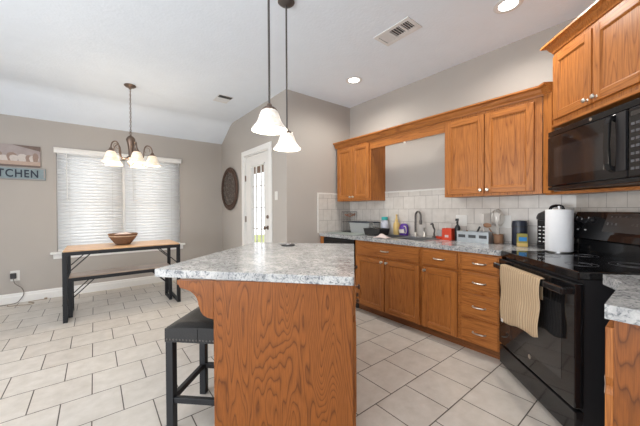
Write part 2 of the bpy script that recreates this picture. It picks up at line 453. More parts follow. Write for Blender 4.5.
# kitchen wall, diagonal corner wall, near right wall
KY = .54; RYW = -.47; RXW = 2.15
struct(B().box(XK, XK+T, KY, YR, 0, ZC).build('wall_right', 'wall'))
struct(B().prism([(XK, KY), (XK+T, KY), (XK+T, RYW-T), (RXW, RYW-T), (RXW, RYW)], 0, ZC).build('wall_corner', 'wall'))
struct(B().box(.75, RXW, RYW-T, RYW, 0, ZC).build('wall_near', 'wall'))
struct(B().box(XL-T, XL, YB-T, YW, 0, ZC).build('wall_left', 'wall_plain'))
struct(B().box(XL, XK+T, YB-T, YB, 0, ZC).build('wall_front', 'wall_plain'))
struct(B().box(XK, XK+T, YB, RYW-T, 0, ZC).build('wall_far', 'wall_plain'))

def baseboard(name, pts):
    b = B(); b.prism(pts[0], *pts[1:]); return struct(b.build(name, 'trim'))
prof = lambda f: [(f(0), 0), (f(.016), 0), (f(.016), .085), (f(.011), .10), (f(.011), .115), (f(.006), .128), (f(0), .13)]
b = B(); b.prism(prof(lambda d: YW-d), XL, XD, 'x'); struct(b.build('baseboard_back', 'trim'))
b = B()
b.prism(prof(lambda d: XD-d), 4.655, YW-.016, 'y'); b.prism(prof(lambda d: XD-d), YR-.016, 3.61, 'y')
struct(b.build('baseboard_side', 'trim'))
b = B(); b.prism(prof(lambda d: YR-d), XD, 2.52, 'x'); struct(b.build('baseboard_return', 'trim'))

# wall tiles
TT = .008
struct(B().box(XK-TT, XK, KY, YR-TT, CT, 1.475).build('wall_tile_right', 'tile_y'))
b = B().box(2.528, XK-TT, YR-TT, YR, CT, 1.475)
struct(b.build('wall_tile_return', 'tile_x'))
b = B(); b.box(2.504, 2.528, YR-.012, YR, CT, 1.475, .004); b.box(2.504, XK-.012, YR-.012, YR, 1.475, 1.495, .004); b.box(XK-.012, XK, KY, YR, 1.475, 1.495, .004)
struct(b.build('trim_1', 'white_plastic'))
LD = math.hypot(XK-RXW, KY-RYW)
o = B().box(0, LD, -TT, 0, CT, 1.52).build('wall_tile_corner', 'tile_x'); o.location = (XK, KY, 0); o.rotation_euler = (0, 0, -3*PI/4); struct(o)

# ------------------------------------------------------------------ window, sill, blinds
win = struct(bpy.data.objects.new('window_1', None)); COL.objects.link(win); win.location = (0, YW, 0)
XM = .385
b = B()
for a, c2 in ((WX0, XM), (XM, WX1)):
    b.box(a, a+.045, .05, .11, WZ0, WZ1); b.box(c2-.045, c2, .05, .11, WZ0, WZ1)
    b.box(a, c2, .05, .11, WZ0, WZ0+.05); b.box(a, c2, .05, .11, WZ1-.05, WZ1); b.box(a, c2, .055, .1, 1.37, 1.42)
b.build('window_frame', 'trim', win)
b = B(); b.box(WX0, WX1, .078, .082, WZ0, WZ1); b.build('window_pane', 'glass', win)
b = B(); b.box(WX0-.075, WX1+.075, -.06, .05, WZ0-.03, WZ0, .006); b.build('window_sill', 'trim', win)
b = B(); b.box(WX0-.045, WX1+.045, -.018, 0, WZ0-.10, WZ0-.03, .004); b.build('window_apron', 'trim', win)
b = B(); b.prism([(-.075, 2.168), (-.066, 2.155), (-.055, 2.14), (-.048, 2.095), (-.044, 2.095), (-.044, 2.115), (0, 2.115), (0, 2.168)], WX0-.02, WX1+.02, 'x'); b.build('valance', 'trim', win)

def blind(x0, x1, label):
    t = thing('window_blind', label, 'window blind', ((x0+x1)/2, YW-.042, WZ0), 0, 'white blinds on the dining window')
    h = (x1-x0)/2
    b = B(); b.box(-h, h, .0, .04, 1.462, 1.478, .003); b.build('headrail', 'white_plastic', t)
    b = B(); a = math.radians(66); L = .052; y = .02
    n = 31
    for k in range(n):
        z = .045+k*.0465
        dy, dz = L/2*math.cos(a), L/2*math.sin(a)
        b.bar((-h+.006, y, z), (h-.006, y, z), .001, .001)
        v = [b.bm.verts.new(p) for p in ((-h+.006, y-dy, z-dz), (h-.006, y-dy, z-dz), (h-.006, y-.002, z+.002), (-h+.006, y-.002, z+.002), (h-.006, y+dy, z+dz), (-h+.006, y+dy, z+dz))]
        fs = [b.bm.faces.new((v[0], v[1], v[2], v[3])), b.bm.faces.new((v[3], v[2], v[4], v[5]))]
        b._faces(fs, True)
    sl = b.build('slat_panel', 'blind', t)
    sm = sl.modifiers.new('thickness', 'SOLIDIFY'); sm.thickness = .002
    b = B(); b.box(-h+.004, h-.004, .0, .04, .004, .024, .004); b.build('bottom_rail', 'white_plastic', t)
    b = B(); b.tube([(-h+.11, -.006, 1.46), (-h+.112, -.012, .75)], .005, 8); b.build('tilt_wand', 'white_plastic', t)
    b = B()
    for x in (-h+.14, h-.14): b.tube([(x, -.005, 1.46), (x, -.005, .03)], .0015, 6)
    b.build('ladder_cord', 'white_plastic', t)
blind(WX0+.006, XM-.012, 'left of the two white window blinds, tilted nearly shut, behind the bowl')
blind(XM+.012, WX1-.006, 'right of the two white window blinds, nearer the corner')

# ------------------------------------------------------------------ glazed door
door = struct(bpy.data.objects.new('door_1', None)); COL.objects.link(door)
door.location = (XD, DY1, 0); door.rotation_euler = (0, 0, -PI/2)     # local x runs to the right, y into the wall
DW = DY1-DY0
b = B()
gx0, gx1, gz0, gz1 = .205, DW-.175, .28, 1.97
b.box(.015, gx0, .02, .06, .01, DZ-.02); b.box(gx1, DW-.015, .02, .06, .01, DZ-.02); b.box(gx0, gx1, .02, .06, .01, gz0); b.box(gx0, gx1, .02, .06, gz1, DZ-.02)
b.build('door_leaf', 'door_white', door)
b = B()
for x0, x1, z0, z1 in ((gx0, gx0+.02, gz0, gz1), (gx1-.02, gx1, gz0, gz1), (gx0, gx1, gz0, gz0+.02), (gx0, gx1, gz1-.02, gz1)): b.box(x0, x1, .01, .07, z0, z1, .003)
for k in (1, 2): x = gx0+(gx1-gx0)*k/3; b.box(x-.008, x+.008, .03, .05, gz0, gz1)
for k in range(1, 5): z = gz0+(gz1-gz0)*k/5; b.box(gx0, gx1, .03, .05, z-.008, z+.008)
b.build('glazing_bars', 'door_white', door)
b = B(); b.box(gx0, gx1, .038, .042, gz0, gz1); b.build('door_glass', 'glass', door)
b = B(); b.cyl(.03, 0, .012, (DW-.085, .02, .99), d=(0, -1, 0)); b.tube([(DW-.085, .01, .99), (DW-.085, -.035, .99)], .01); b.lathe([(0, .0), (.022, .004), (.028, .016), (.022, .028), (0, .032)], (DW-.085, -.02, .99), d=(0, -1, 0)); b.build('door_knob', 'bronze', door)
b = B(); b.cyl(.026, 0, .02, (DW-.085, .02, 1.15), d=(0, -1, 0), bev=.004); b.build('deadbolt', 'bronze', door)
for z in (.25, 1.1, 1.78):
    b = B(); b.box(.0, .022, .012, .02, z-.045, z+.045); b.cyl(.007, z-.05, z+.05, (.011, .008, 0), 10); b.build('hinge', 'bronze', door)
b = B(); t = .075
b.box(-.085, 0, -.018, 0, 0, DZ+.08, .004); b.box(DW, DW+.085, -.018, 0, 0, DZ+.08, .004); b.box(0, DW, -.018, 0, DZ, DZ+.08, .004)
b.box(0, .012, -.0, .1, 0, DZ); b.box(DW-.012, DW, 0, .1, 0, DZ); b.box(.012, DW-.012, 0, .1, DZ-.015, DZ)
o = b.build('trim_2', 'trim'); o.location = door.location; o.rotation_euler = door.rotation_euler; struct(o)
# outside
struct(B().box(XD+T, 16, YR+T+.02, 14, -.12, -.06).build('ground_lawn', 'lawn'))
o = B().box(XD+T+.01, 4.6, YR+T+.05, 9, -.06, -.02).build('patio_slab', 'floor'); struct(o)
o = B()
for k in range(60): y = 3.6+k*.15; o.box(9., 9.03, y, y+.143, -.06, 1.75)
o.box(9.03, 9.07, 3.6, 12.5, .3, .39); o.box(9.03, 9.07, 3.6, 12.5, 1.4, 1.49)
tag(o.build('garden_fence', 'fence'), 'wooden garden fence seen through the glazed door', 'fence')
hs = thing('house', 'pale neighbouring house seen through the glazed door', 'house', (12.5, 9.5, 0))
B().box(-1, 2.5, -5, 4, -.1, 3.4).build('wall', 'siding', hs)
B().prism([(-5.3, 3.4), (4.3, 3.4), (-.5, 5.2)], -1.3, 2.8, 'x').build('roof', 'vent_dark', hs)
for y in (-2.2, .8): B().box(-1.04, -1, y, y+1, 1.2, 2.4).build('window', 'trim', hs)
pt = thing('patio_cover', 'brown wooden patio cover outside the glazed door', 'patio cover', (XD+T, 6.2, 0))
b = B(); b.box(.02, 1.3, -2.4, 2.8, 2.42, 2.52); b.build('roof', 'beam', pt)
b = B(); b.box(1.18, 1.3, -2.4, 2.8, 2.22, 2.42); b.build('beam', 'beam', pt)
for y in (-2.3, 2.6): B().box(1.18, 1.3, y, y+.12, -.04, 2.22).build('post', 'beam', pt)

# ------------------------------------------------------------------ cabinet pieces
def panel_door(parent, x0, x1, z0, z1, knob=None, yf=-.02, fr=.055, arch=False, pull=False):
    """frame-and-panel door; the frame's rails take level grain; knob=(x, z)"""
    b = B()
    b.mat(0).box(x0, x0+fr, yf, 0, z0, z1, .003); b.box(x1-fr, x1, yf, 0, z0, z1, .003)
    b.mat(1).box(x0+fr, x1-fr, yf, 0, z0, z0+fr, .003); b.box(x0+fr, x1-fr, yf, 0, z1-fr, z1, .003)
    b.mat(0)
    # sloping inner moulding
    i = .010
    X0, X1, Z0, Z1 = x0+fr, x1-fr, z0+fr, z1-fr
    for q in (((X0, Z0), (X1, Z0), (X1-i, Z0+i), (X0+i, Z0+i)), ((X0, Z1), (X0+i, Z1-i), (X1-i, Z1-i), (X1, Z1)), ((X0, Z0), (X0+i, Z0+i), (X0+i, Z1-i), (X0, Z1)), ((X1, Z0), (X1, Z1), (X1-i, Z1-i), (X1-i, Z0+i))):
        outer = [0, 1, 2, 3]
        vs = []
        for (x, z) in q:
            inn = (abs(x-X0-i) < 1e-6 or abs(x-X1+i) < 1e-6) and (abs(z-Z0-i) < 1e-6 or abs(z-Z1+i) < 1e-6)
            vs.append(b.bm.verts.new((x, yf+(.011 if inn else .002), z)))
        f = b.bm.faces.new(vs); f.material_index = 0
    b.box(X0+i-.001, X1-i+.001, yf+.0105, -.002, Z0+i-.001, Z1-i+.001)
    d = b.build('door', ['oak_z', 'oak_x'], parent)
    if knob:
        k = B(); k.lathe([(.0, 0), (.010, 0), (.0055, .004), (.005, .014), (.012, .018), (.0155, .024), (.012, .030), (0, .032)], (knob[0], yf, knob[1]), 16, (0, -1, 0))
        k.build('knob', 'nickel', d)
    return d
def drawer_front(parent, x0, x1, z0, z1, handle=True, yf=-.02):
    b = B(); b.box(x0, x1, yf+.006, 0, z0, z1, .003); b.box(x0+.008, x1-.008, yf, yf+.0065, z0+.008, z1-.008, .003)
    d = b.build('drawer', 'oak_x', parent)
    if handle:
        cx, cz = (x0+x1)/2, (z0+z1)/2; k = B()
        pts = [(cx+.05*math.cos(a)*-1, yf-.001-.024*math.sin(a)**.6 if 0 < a < PI else yf+.0, cz) for a in [PI*i/14 for i in range(15)]]
        k.tube(pts, [.0045+.0025*math.sin(PI*i/14) for i in range(15)], 8)
        for s in (-1, 1): k.lathe([(0, 0), (.008, 0), (.005, .005), (0, .007)], (cx+s*.05, yf, cz), 12, (0, -1, 0))
        k.build('handle', 'nickel', d)
    return d
def base_body(parent, x0, x1, depth=.585, ztop=CT-.045, toe=True):
    b = B(); b.box(x0, x1, 0, depth, .09, ztop)
    b.mat(1).box(x0, x1, .06, depth, 0.0, .09)
    return b.build('body', ['oak_x', 'oak_toe'], parent)

KX = 2.56
RK = -PI/2
def kbase(y_left, label, name='base_cabinet', group='oak base cabinets along the kitchen wall'):
    return thing(name, label, 'base cabinet', (KX, y_left, 0), RK, group)
# sink cabinet: left edge at world y 2.525, right edge 1.605
t = kbase(2.525, 'widest oak base cabinet, below the sink, one wide drawer front over two doors')
b = B(); W_ = .92
b.box(0, .02, 0, .585, .09, .873); b.box(W_-.02, W_, 0, .585, .09, .873); b.box(.02, W_-.02, 0, .02, .09, .873); b.box(.02, W_-.02, .02, .585, .09, .11)
b.mat(1).box(0, W_, .06, .585, 0, .09)
b.build('body', ['oak_z', 'oak_toe'], t)
drawer_front(t, .035, .905, .705, .855)
panel_door(t, .035, .462, .095, .685, (.432, .655)); panel_door(t, .472, .905, .095, .685, (.502, .655))
t = kbase(1.603, 'narrow oak base cabinet with one drawer over one door, beside the drawer stack')
base_body(t, 0, .378); drawer_front(t, .018, .36, .705, .855); panel_door(t, .018, .36, .095, .685, (.045, .655))
t = kbase(1.223, 'oak base cabinet with a stack of four drawers, next to the range')
base_body(t, 0, .333)
for z0, z1 in ((.717, .857), (.545, .70), (.315, .517), (.092, .298)): drawer_front(t, .018, .318, z0, z1)
# dishwasher
t = thing('dishwasher', 'black built-in dishwasher left of the sink cabinet', 'dishwasher', (KX, 3.135, 0), RK)
B().box(0, .60, 0.02, .57, .09, .868).build('body', 'black_satin', t)
B().box(.0, .60, -.015, .018, .11, .74, .004).build('door', 'black_gloss', t)
d = B().box(.0, .60, -.02, .018, .745, .866, .006).build('control_panel', 'black_gloss', t)
B().box(.03, .57, -.033, -.021, .80, .815, .004).build('handle', 'black_satin', d)
B().box(0, .60, .05, .5, 0.0, .088).build('kick_plate', 'black_satin', t)
o = B().box(0, .088, -.002, .585, 0, .873).build('end_panel', 'oak_z'); o.location = (KX, 3.227, 0); o.rotation_euler = (0, 0, RK); tag(o, 'narrow oak end panel between the dishwasher and the grey wall', 'cabinet panel')

# kitchen worktop with sink cut-out (built of joined slabs) -------------------
SX0, SX1, SY0, SY1 = 2.66, 3.04, 1.66, 2.40
b = B(); zt, zb = CT, CT-.042
def slab(b, pts): b.prism(pts, zb, zt)
fr, bk = 2.532, XK-TT-.001
b.prism([(fr, YR-TT-.001), (fr, SY1), (bk, SY1), (bk, YR-TT-.001)], zb, zt)
b.prism([(fr, SY1), (fr, SY0), (SX0, SY0), (SX0, SY1)], zb, zt)
b.prism([(SX1, SY1), (SX1, SY0), (bk, SY0), (bk, SY1)], zb, zt)
b.prism([(fr, SY0), (fr, .905), (2.553, .885), (3.028, .410), (bk, .540), (bk, SY0)], zb, zt)
bmesh.ops.remove_doubles(b.bm, verts=b.bm.verts, dist=1e-5)
tag(b.build('kitchen_worktop', 'counter'), 'long grey marbled worktop along the kitchen wall, holding the sink', 'countertop')

# ------------------------------------------------------------------ upper cabinets
UX = 2.86
def upper(y_left, w, z0, z1, label, knobs):
    t = thing('upper_cabinet', label, 'wall cabinet', (UX, y_left, 0), RK, 'oak wall cabinets')
    b = B(); b.box(0, w, 0, XK-UX-.001, z0, z1); b.build('body', 'oak_z', t)
    h = w/2
    if w > .8: h = .39
    panel_door(t, .02, h-.004, z0+.025, z1-.03, (h-.03, z0+.055)); panel_door(t, h+.004, (.77 if w > .8 else w-.02), z0+.025, z1-.03, (h+.03, z0+.055))
    return t
upper(3.195, .66, 1.372, 2.16, 'smaller two-door oak wall cabinet at the left, above the dishwasher', 1)
upper(1.525, .822, 1.372, 2.16, 'wider two-door oak wall cabinet right of the bare wall above the sink', 1)
o = B().box(0, 1.008, 0, .02, 2.045, 2.16, .002).build('valance_board', 'oak_x'); o.location = (UX, 2.534, 0); o.rotation_euler = (0, 0, RK)
tag(o, 'oak valance board bridging the two wall cabinets above the sink', 'valance')
lt = thing('puck_light', 'small round light under the oak valance above the sink', 'light', (2.87, 2.02, 2.0455))
# crown moulding along the low cabinets, turning onto the diagonal
def crown(b, path, z, h=.075, out=.055):
    """path: xy points of the cabinet face, outward offset is computed to the right-hand side"""
    n = len(path); prof = [(0, 0), (.006, .0), (.010, .012), (.022, .028), (.032, .050), (out, h-.014), (out, h), (-.02, h), (-.02, 0)]
    offs = []
    for i in range(n):
        d1 = (Vector(path[i])-Vector(path[i-1])).normalized() if i > 0 else None
        d2 = (Vector(path[i+1])-Vector(path[i])).normalized() if i < n-1 else None
        n1 = Vector((d1.y, -d1.x)) if d1 else None; n2 = Vector((d2.y, -d2.x)) if d2 else None
        if n1 is None: m = n2
        elif n2 is None: m = n1
        else: m = (n1+n2).normalized(); m = m/(m.dot(n1))
        offs.append(m)
    rings = [[b.bm.verts.new((path[i][0]+offs[i].x*p, path[i][1]+offs[i].y*p, z+q)) for p, q in prof] for i in range(n)]
    fs = [b.bm.faces.new(rings[0]), b.bm.faces.new(rings[-1])]
    for a, c2 in zip(rings, rings[1:]):
        for k in range(len(prof)): k2 = (k+1) % len(prof); fs.append(b.bm.faces.new((a[k], a[k2], c2[k2], c2[k])))
    bmesh.ops.recalc_face_normals(b.bm, faces=fs)
b = B(); crown(b, [(UX, YR-.003), (UX, .695), (2.797, .632)], 2.162)
tag(b.build('crown_moulding', 'oak_y'), 'long oak crown moulding along the top of the lower wall cabinets', 'crown molding')

# diagonal corner: filler + cabinet over the microwave
RD = -3*PI/4
t = thing('corner_filler', 'oak filler panel and shelf board joining wall cabinets to the microwave corner', 'cabinet panel', (UX, .70, 0), RD)
B().box(.006, .105, 0, .02, 1.372, 2.16).build('panel', 'oak_z', t)
B().prism([(.006, .021), (.70, .19), (.70, .24), (-.0, .24)], 1.36, 1.382).build('shelf_board', 'oak_x', t)
mx, my = 2.789, .615
t = thing('corner_cabinet', 'tall-set two-door oak cabinet on the diagonal above the microwave', 'wall cabinet', (mx, my, 0), RD, 'oak wall cabinets')
B().box(0, .76, 0, .308, 1.872, 2.44).build('body', 'oak_z', t)
panel_door(t, .018, .374, 1.925, 2.405, (.345, 1.955)); panel_door(t, .386, .742, 1.925, 2.405, (.415, 1.955))
B().box(-.002, .762, -.012, 0, 1.872, 1.892, .003).build('light_rail', 'oak_x', t)
b = B(); L0 = Vector((mx, my)); dx = Vector((-S2, -S2)); dy = Vector((S2, -S2))
q = lambda x, y: tuple(L0+dx*x+dy*y)
crown(b, [q(-.001, .30), q(-.001, -.001), q(.761, -.001), q(.761, .30)], 2.441, .075, .06)
tag(b.build('corner_crown_moulding', 'oak_x'), 'oak crown moulding capping the diagonal cabinet over the microwave', 'crown molding')

# ------------------------------------------------------------------ microwave
t = thing('microwave', 'black over-the-range microwave mounted under the diagonal oak cabinet', 'microwave', (2.765, .637, 1.388), RD)
B().box(0, .76, .02, .345, 0.0, .447, .004).build('body', 'black_satin', t)
d = B().box(0.001, .652, -.012, .019, .03, .405, .008).build('door', 'black_glass', t)
B().box(.075, .505, -.0135, -.012, .095, .315, .0005).build('door_window', 'window_dark', d)
b = B(); b.prism([(-.012, .07), (-.040, .085), (-.050, .12), (-.053, .235), (-.050, .35), (-.040, .385), (-.012, .40), (-.012, .375), (-.034, .36), (-.040, .235), (-.034, .11), (-.012, .095)], .548, .582, 'x', .003); b.build('handle', 'black_gloss', d)
B().box(.590, .648, -.020, -.0122, .07, .40, .003).build('handle_recess', 'black_satin', d)
d = B().box(.655, .759, -.012, .019, .03, .405, .006).build('control_panel', 'black_glass', t)
for r in range(7):
    for c3 in range(3):
        B().box(.672+c3*.027, .692+c3*.027, -.0132, -.012, .07+r*.04, .084+r*.04).build('button', 'print_grey', d)
B().box(.67, .748, -.0132, -.012, .36, .385).build('display', 'display', d)
B().box(0.001, .759, -.008, .019, .408, .446, .004).build('vent_strip', 'black_gloss', t)
b = B(); b.cyl(.011, 0, .0015, (.40, -.008, .427), 20, (0, -1, 0)); b.build('badge', 'nickel', t)
B().box(0.001, .759, -.008, .019, .001, .027, .004).build('bottom_trim', 'black_gloss', t)

# ------------------------------------------------------------------ range
RO = (2.542, .880)
t = thing('range', 'black freestanding electric range set on the diagonal between the worktops', 'stove', (*RO, 0), RD)
RWD = .79
B().box(.012, RWD-.012, .022, .60, .03, .875).build('body', 'black_satin', t)
ck = B().box(0, RWD, -.012, .60, .876, CT+.002, .006).build('cooktop', 'black_glass', t)
for x, y, r in ((.22, .16, .10), (.57, .16, .075), (.22, .43, .075), (.57, .43, .10)):
    for rr in (r, r*.62): B().ring((x, y, CT+.0022), rr, .0009, 40, 4).build('burner_ring', 'print_grey', ck)
d = B().box(.004, RWD-.004, -.025, .021, .195, .858, .006).build('oven_door', 'black_glass', t)
B().box(.10, RWD-.10, -.0262, -.025, .30, .72, .0004).build('oven_window', 'window_dark', d)
b = B(); b.box(.03, RWD-.012, -.086, -.056, .792, .832, .009)
b.box(.03, .065, -.062, -.024, .802, .826); b.box(RWD-.05, RWD-.015, -.062, -.024, .798, .828); b.build('handle', 'black_gloss', d)
b = B(); b.lathe([(0, 0), (.014, 0), (.014, .002), (0, .002)], (.40, -.025, .275), 24, (0, -1, 0)); b.build('badge', 'nickel', d)
B().box(.004, RWD-.004, -.022, .021, .035, .180, .006).build('storage_drawer', 'black_gloss', t)
for x in (.05, RWD-.08):
    for y in (.05, .53): B().cyl(.015, 0, .03, (x, y, 0), 10).build('foot', 'black_satin', t)
b = B(); b.box(.01, RWD-.01, .545, .60, CT+.002, 1.06); 
bg_ = b.build('backguard', 'black_gloss', t)
# slanted control console
b = B(); b.prism([(.485, 1.035), (.52, 1.02), (.60, 1.02), (.60, 1.225), (.545, 1.225), (.495, 1.075)], -.005, RWD+.005, 'x'); cs = b.build('control_console', 'black_glass', t)
nrm = Vector((0, -.15, .05)).normalized()
def onslope(x, u):   # point on the console's slanted face, u 0 (bottom) to 1 (top)
    return Vector((x, .495+.05*u, 1.075+.15*u))
for x, u in ((.05, .62), (.10, .55), (.155, .62), (.64, .62), (.70, .55)):
    b = B(); p = onslope(x, u); b.lathe([(0, -.004), (.021, -.004), (.021, .006), (.016, .008), (.015, .022), (0, .024)], p, 20, nrm)
    k = b.build('knob', 'black_satin', cs)
    b = B(); b.bar(p+nrm*.024+Vector((0, 0, -.013)), p+nrm*.0245+Vector((0, .004, .013)), .003, .003); b.build('pointer', 'print_white', k)
def flat_on(x0, x1, u0, u1, name, m):
    b = B(); vs = []
    for x, u in ((x0, u0), (x1, u0), (x1, u1), (x0, u1)): vs.append(onslope(x, u)+nrm*.0006)
    lo = [b.bm.verts.new(v) for v in vs]; hi = [b.bm.verts.new(v+nrm*.0008) for v in vs]
    b.bm.faces.new(lo[::-1]); b.bm.faces.new(hi)
    for i in range(4): b.bm.faces.new((lo[i], lo[(i+1) % 4], hi[(i+1) % 4], hi[i]))
    bmesh.ops.recalc_face_normals(b.bm, faces=b.bm.faces); b.build(name, m, cs)
flat_on(.27, .56, .12, .92, 'display', 'display')
for x in (.30, .33, .36, .40, .43): flat_on(x, x+.016, .76, .82, 'legend_mark', 'print_white')
for x in (.29, .32, .35, .46, .49): flat_on(x, x+.013, .42, .53, 'legend_mark', 'print_white')
for x in (.055, .125): flat_on(x, x+.017, .1, .16, 'legend_mark', 'print_white')

# towel over the oven handle
t = thing('dish_towel', 'beige ribbed dish towel hanging over the oven door handle', 'towel', (*RO, 0), RD)
def towel():
    b = B(); nx = 26; path = []
    for k in range(14): path.append((-.048, .70+(.815-.70)*k/13))
    for k in range(1, 7): a = PI*k/7; path.append((-.071+.023*math.cos(a), .834+.006*math.sin(a)))
    for k in range(26): path.append((-.094-.004*math.sin(k*.4), .828-(.828-.445)*k/25))
    g = []
    for j, (y, z) in enumerate(path):
        row = []
        for i in range(nx+1):
            u = i/nx; x = .165+(.45 if j >= 16 else .40)*u
            fall = max(0, (.82-z)/.38)
            xx = x+.012*fall*math.sin(2.2*u+1)+(.012*fall if j > 20 else 0)*(1-u)
            front = j >= 20
            yy = y-(.004+.008*fall)*(.5+.5*math.sin(u*14+.7))*(1 if front else -.15)*fall
            zz = z-(.0 if not front else fall*(-.055*u*u+.012*math.sin(u*9)))
            row.append(b.bm.verts.new((xx, yy, zz)))
        g.append(row)
    for j in range(len(g)-1):
        for i in range(nx):
            f = b.bm.faces.new((g[j][i], g[j][i+1], g[j+1][i+1], g[j+1][i])); f.smooth = True
    o = b.build('cloth', 'towel', t); s = o.modifiers.new('thickness', 'SOLIDIFY'); s.thickness = .004; s.offset = 0
towel()
B().box(.205, .229, -.108, -.1065, .432, .456).build('care_tag', 'white_plastic', t)

# ------------------------------------------------------------------ near right worktop and cabinet
b = B(); b.prism([(1.385, .163), (1.86, .163), (2.005, .243), (2.423, -.175), (2.132, RYW+.004), (1.385, RYW+.004)], CT-.05, CT)
tag(b.build('near_worktop', 'counter'), 'short grey marbled worktop at the right edge beside the range', 'countertop')
t = thing('near_base_cabinet', 'oak base cabinet with a chipped door edge at the right edge of the frame', 'base cabinet', (1.978, .141, 0), PI, 'oak base cabinets right of the range')
B().box(.02, .585, 0.0, .595, .09, CT-.051).build('body', ['oak_panel'], t)
B().box(.02, .585, .06, .595, 0, .089).build('toe_kick', 'oak_toe', t)
d = B().prism([(.12, .10), (.575, .10), (.575, .60), (.568, .615), (.56, .625), (.566, .64), (.575, .66), (.575, .835), (.12, .835)], -.022, 0, 'y', .002).build('door', 'oak_z', t)
b = B(); b.prism([(.5755, .60), (.569, .615), (.561, .625), (.567, .64), (.5755, .66), (.55, .66), (.55, .60)], -.0235, -.0225, 'y'); b.build('chipped_patch', 'particle', d)

# ------------------------------------------------------------------ island
IO = (.493, 1.544); IR = math.atan2(-.6984, .7157)
t = thing('island_cabinet', 'oak kitchen island base with a large grained end panel facing the camera', 'kitchen island', (*IO, 0), IR)
B().box(0, .74, 0, .02, 0, CT-.044, .002).build('end_panel', 'oak_panel', t)
B().box(.13, .735, .021, 1.30, .0, CT-.045).build('body', 'oak_panel', t)
def side_door(y0, y1, z0, z1, kn):
    b = B(); b.box(.736, .754, y0, y1, z0, z1, .003); b.box(.7545, .758, y0+.05, y1-.05, z0+.05, z1-.05)
    d = b.build('door' if z1-z0 > .3 else 'drawer', 'oak_z', t)
    k = B(); k.lathe([(0, 0), (.010, 0), (.005, .004), (.005, .016), (.014, .02), (.016, .026), (.010, .032), (0, .033)], (.754, kn[0], kn[1]), 16, (1, 0, 0)); k.build('knob', 'bronze', d)
side_door(.05, .62, .10, .66, (.57, .61)); side_door(.66, 1.24, .10, .66, (.71, .61))
side_door(.05, .62, .69, .85, (.34, .77)); side_door(.66, 1.24, .69, .85, (.95, .77))
def corbel(y0):
    zt2 = CT-.045; X = [(-.002, zt2), (-.205, zt2), (-.205, zt2-.022), (-.195, zt2-.026), (-.190, zt2-.04)]
    X += [(-.185+.10*math.sin(a), zt2-.045-.085*(1-math.cos(a))) for a in [PI/2*k/8 for k in range(1, 9)]]
    X += [(-.078, zt2-.145), (-.072, zt2-.165), (-.058, zt2-.185), (-.035, zt2-.198), (-.002, zt2-.205)]
    B().prism(X, y0, y0+.03, 'y').build('corbel', 'oak_panel', t)
corbel(.002); corbel(1.0)
b = B()
P4 = [(-.385, .060), (.747, -.040), (.765, 1.345), (-.255, 1.405)]
def rounded(P, r, n=5):
    out = []
    for i in range(len(P)):
        p, a, c2 = Vector(P[i]), Vector(P[i-1]), Vector(P[(i+1) % len(P)])
        p0 = p+(a-p).normalized()*r; p1 = p+(c2-p).normalized()*r
        for k in range(n+1): u = k/n; out.append(tuple((1-u)**2*p0+2*u*(1-u)*p+u*u*p1))
    return out
b.prism(rounded(P4, .02), CT-.044, CT, 'z', .004)
o = b.build('island_worktop', 'counter'); o.location = (*IO, 0); o.rotation_euler = (0, 0, IR)
tag(o, 'grey marbled worktop on the kitchen island with a small black outlet cap', 'countertop')
t = thing('outlet_cap', 'small black round pop-up outlet cap near the far edge of the island top', 'outlet', (1.415, 2.272, CT))
B().cyl(.065, .0003, .009, n=28, bev=.002).build('base', 'black_satin', t)
b = B().lathe([(0, .0065), (.02, .0065), (.018, .013), (0, .015)], n=20); b.tube([(.02, .0, .012), (.05, .03, .02)], .003, 6); b.build('lift_tab', 'steel', t)

# ------------------------------------------------------------------ bar stool
t = thing('bar_stool', 'black backless counter stool with nailhead-trimmed seat tucked under the island', 'bar stool', (*IO, 0), IR)
sx0, sx1, sy0, sy1 = -.298, .112, .028, .428
b = B()
nx, ny = 14, 12; top = []
for j in range(ny+1):
    row = []
    for i in range(nx+1):
        u, v = i/nx, j/ny
        e = min(1, 6*min(u, 1-u, v, 1-v)); z = .596+.022*math.sqrt(max(0, e*(2-e)))+.010*math.cos(PI*(u-.5))
        row.append(b.bm.verts.new((sx0+(sx1-sx0)*u, sy0+(sy1-sy0)*v, z)))
    top.append(row)
for j in range(ny):
    for i in range(nx): f = b.bm.faces.new((top[j][i], top[j][i+1], top[j+1][i+1], top[j+1][i])); f.smooth = True
loop = top[0][:] + [top[j][nx] for j in range(1, ny+1)] + [top[ny][i] for i in range(nx-1, -1, -1)] + [top[j][0] for j in range(ny-1, 0, -1)]
low = [b.bm.verts.new((v.co.x, v.co.y, .522)) for v in loop]
for k in range(len(loop)): k2 = (k+1) % len(loop); b.bm.faces.new((loop[k], low[k], low[k2], loop[k2]))
b.bm.faces.new(low[::-1]); bmesh.ops.recalc_face_normals(b.bm, faces=b.bm.faces)
seat = b.build('seat', 'vinyl', t)
b = B()
for k in range(21):
    x = sx0+.012+(sx1-sx0-.024)*k/20
    b.lathe([(.0055, 0), (.004, .0025), (0, .0035)], (x, sy0, .537), 8, (0, -1, 0))
for k in range(20):
    y = sy0+.012+(sy1-sy0-.024)*k/19
    b.lathe([(.0055, 0), (.004, .0025), (0, .0035)], (sx0, y, .537), 8, (-1, 0, 0))
b.build('nailhead_trim', 'rod', seat)
b = B(); b.tube([(sx0+.19, sy0-.001, .60), (sx0+.19, sy0-.0, .525)], .002, 5); b.build('seam', 'vinyl', seat)
lw = .042
for x in (sx0+.002, sx1-lw-.002):
    for y in (sy0+.002, sy1-lw-.002):
        B().box(x, x+lw, y, y+lw, 0, .521, .003).build('leg', 'black_metal', t)
for y in (sy0+.010, sy1-lw+.006): B().box(sx0+lw, sx1-lw, y, y+.026, .175, .207, .002).build('stretcher', 'black_metal', t)
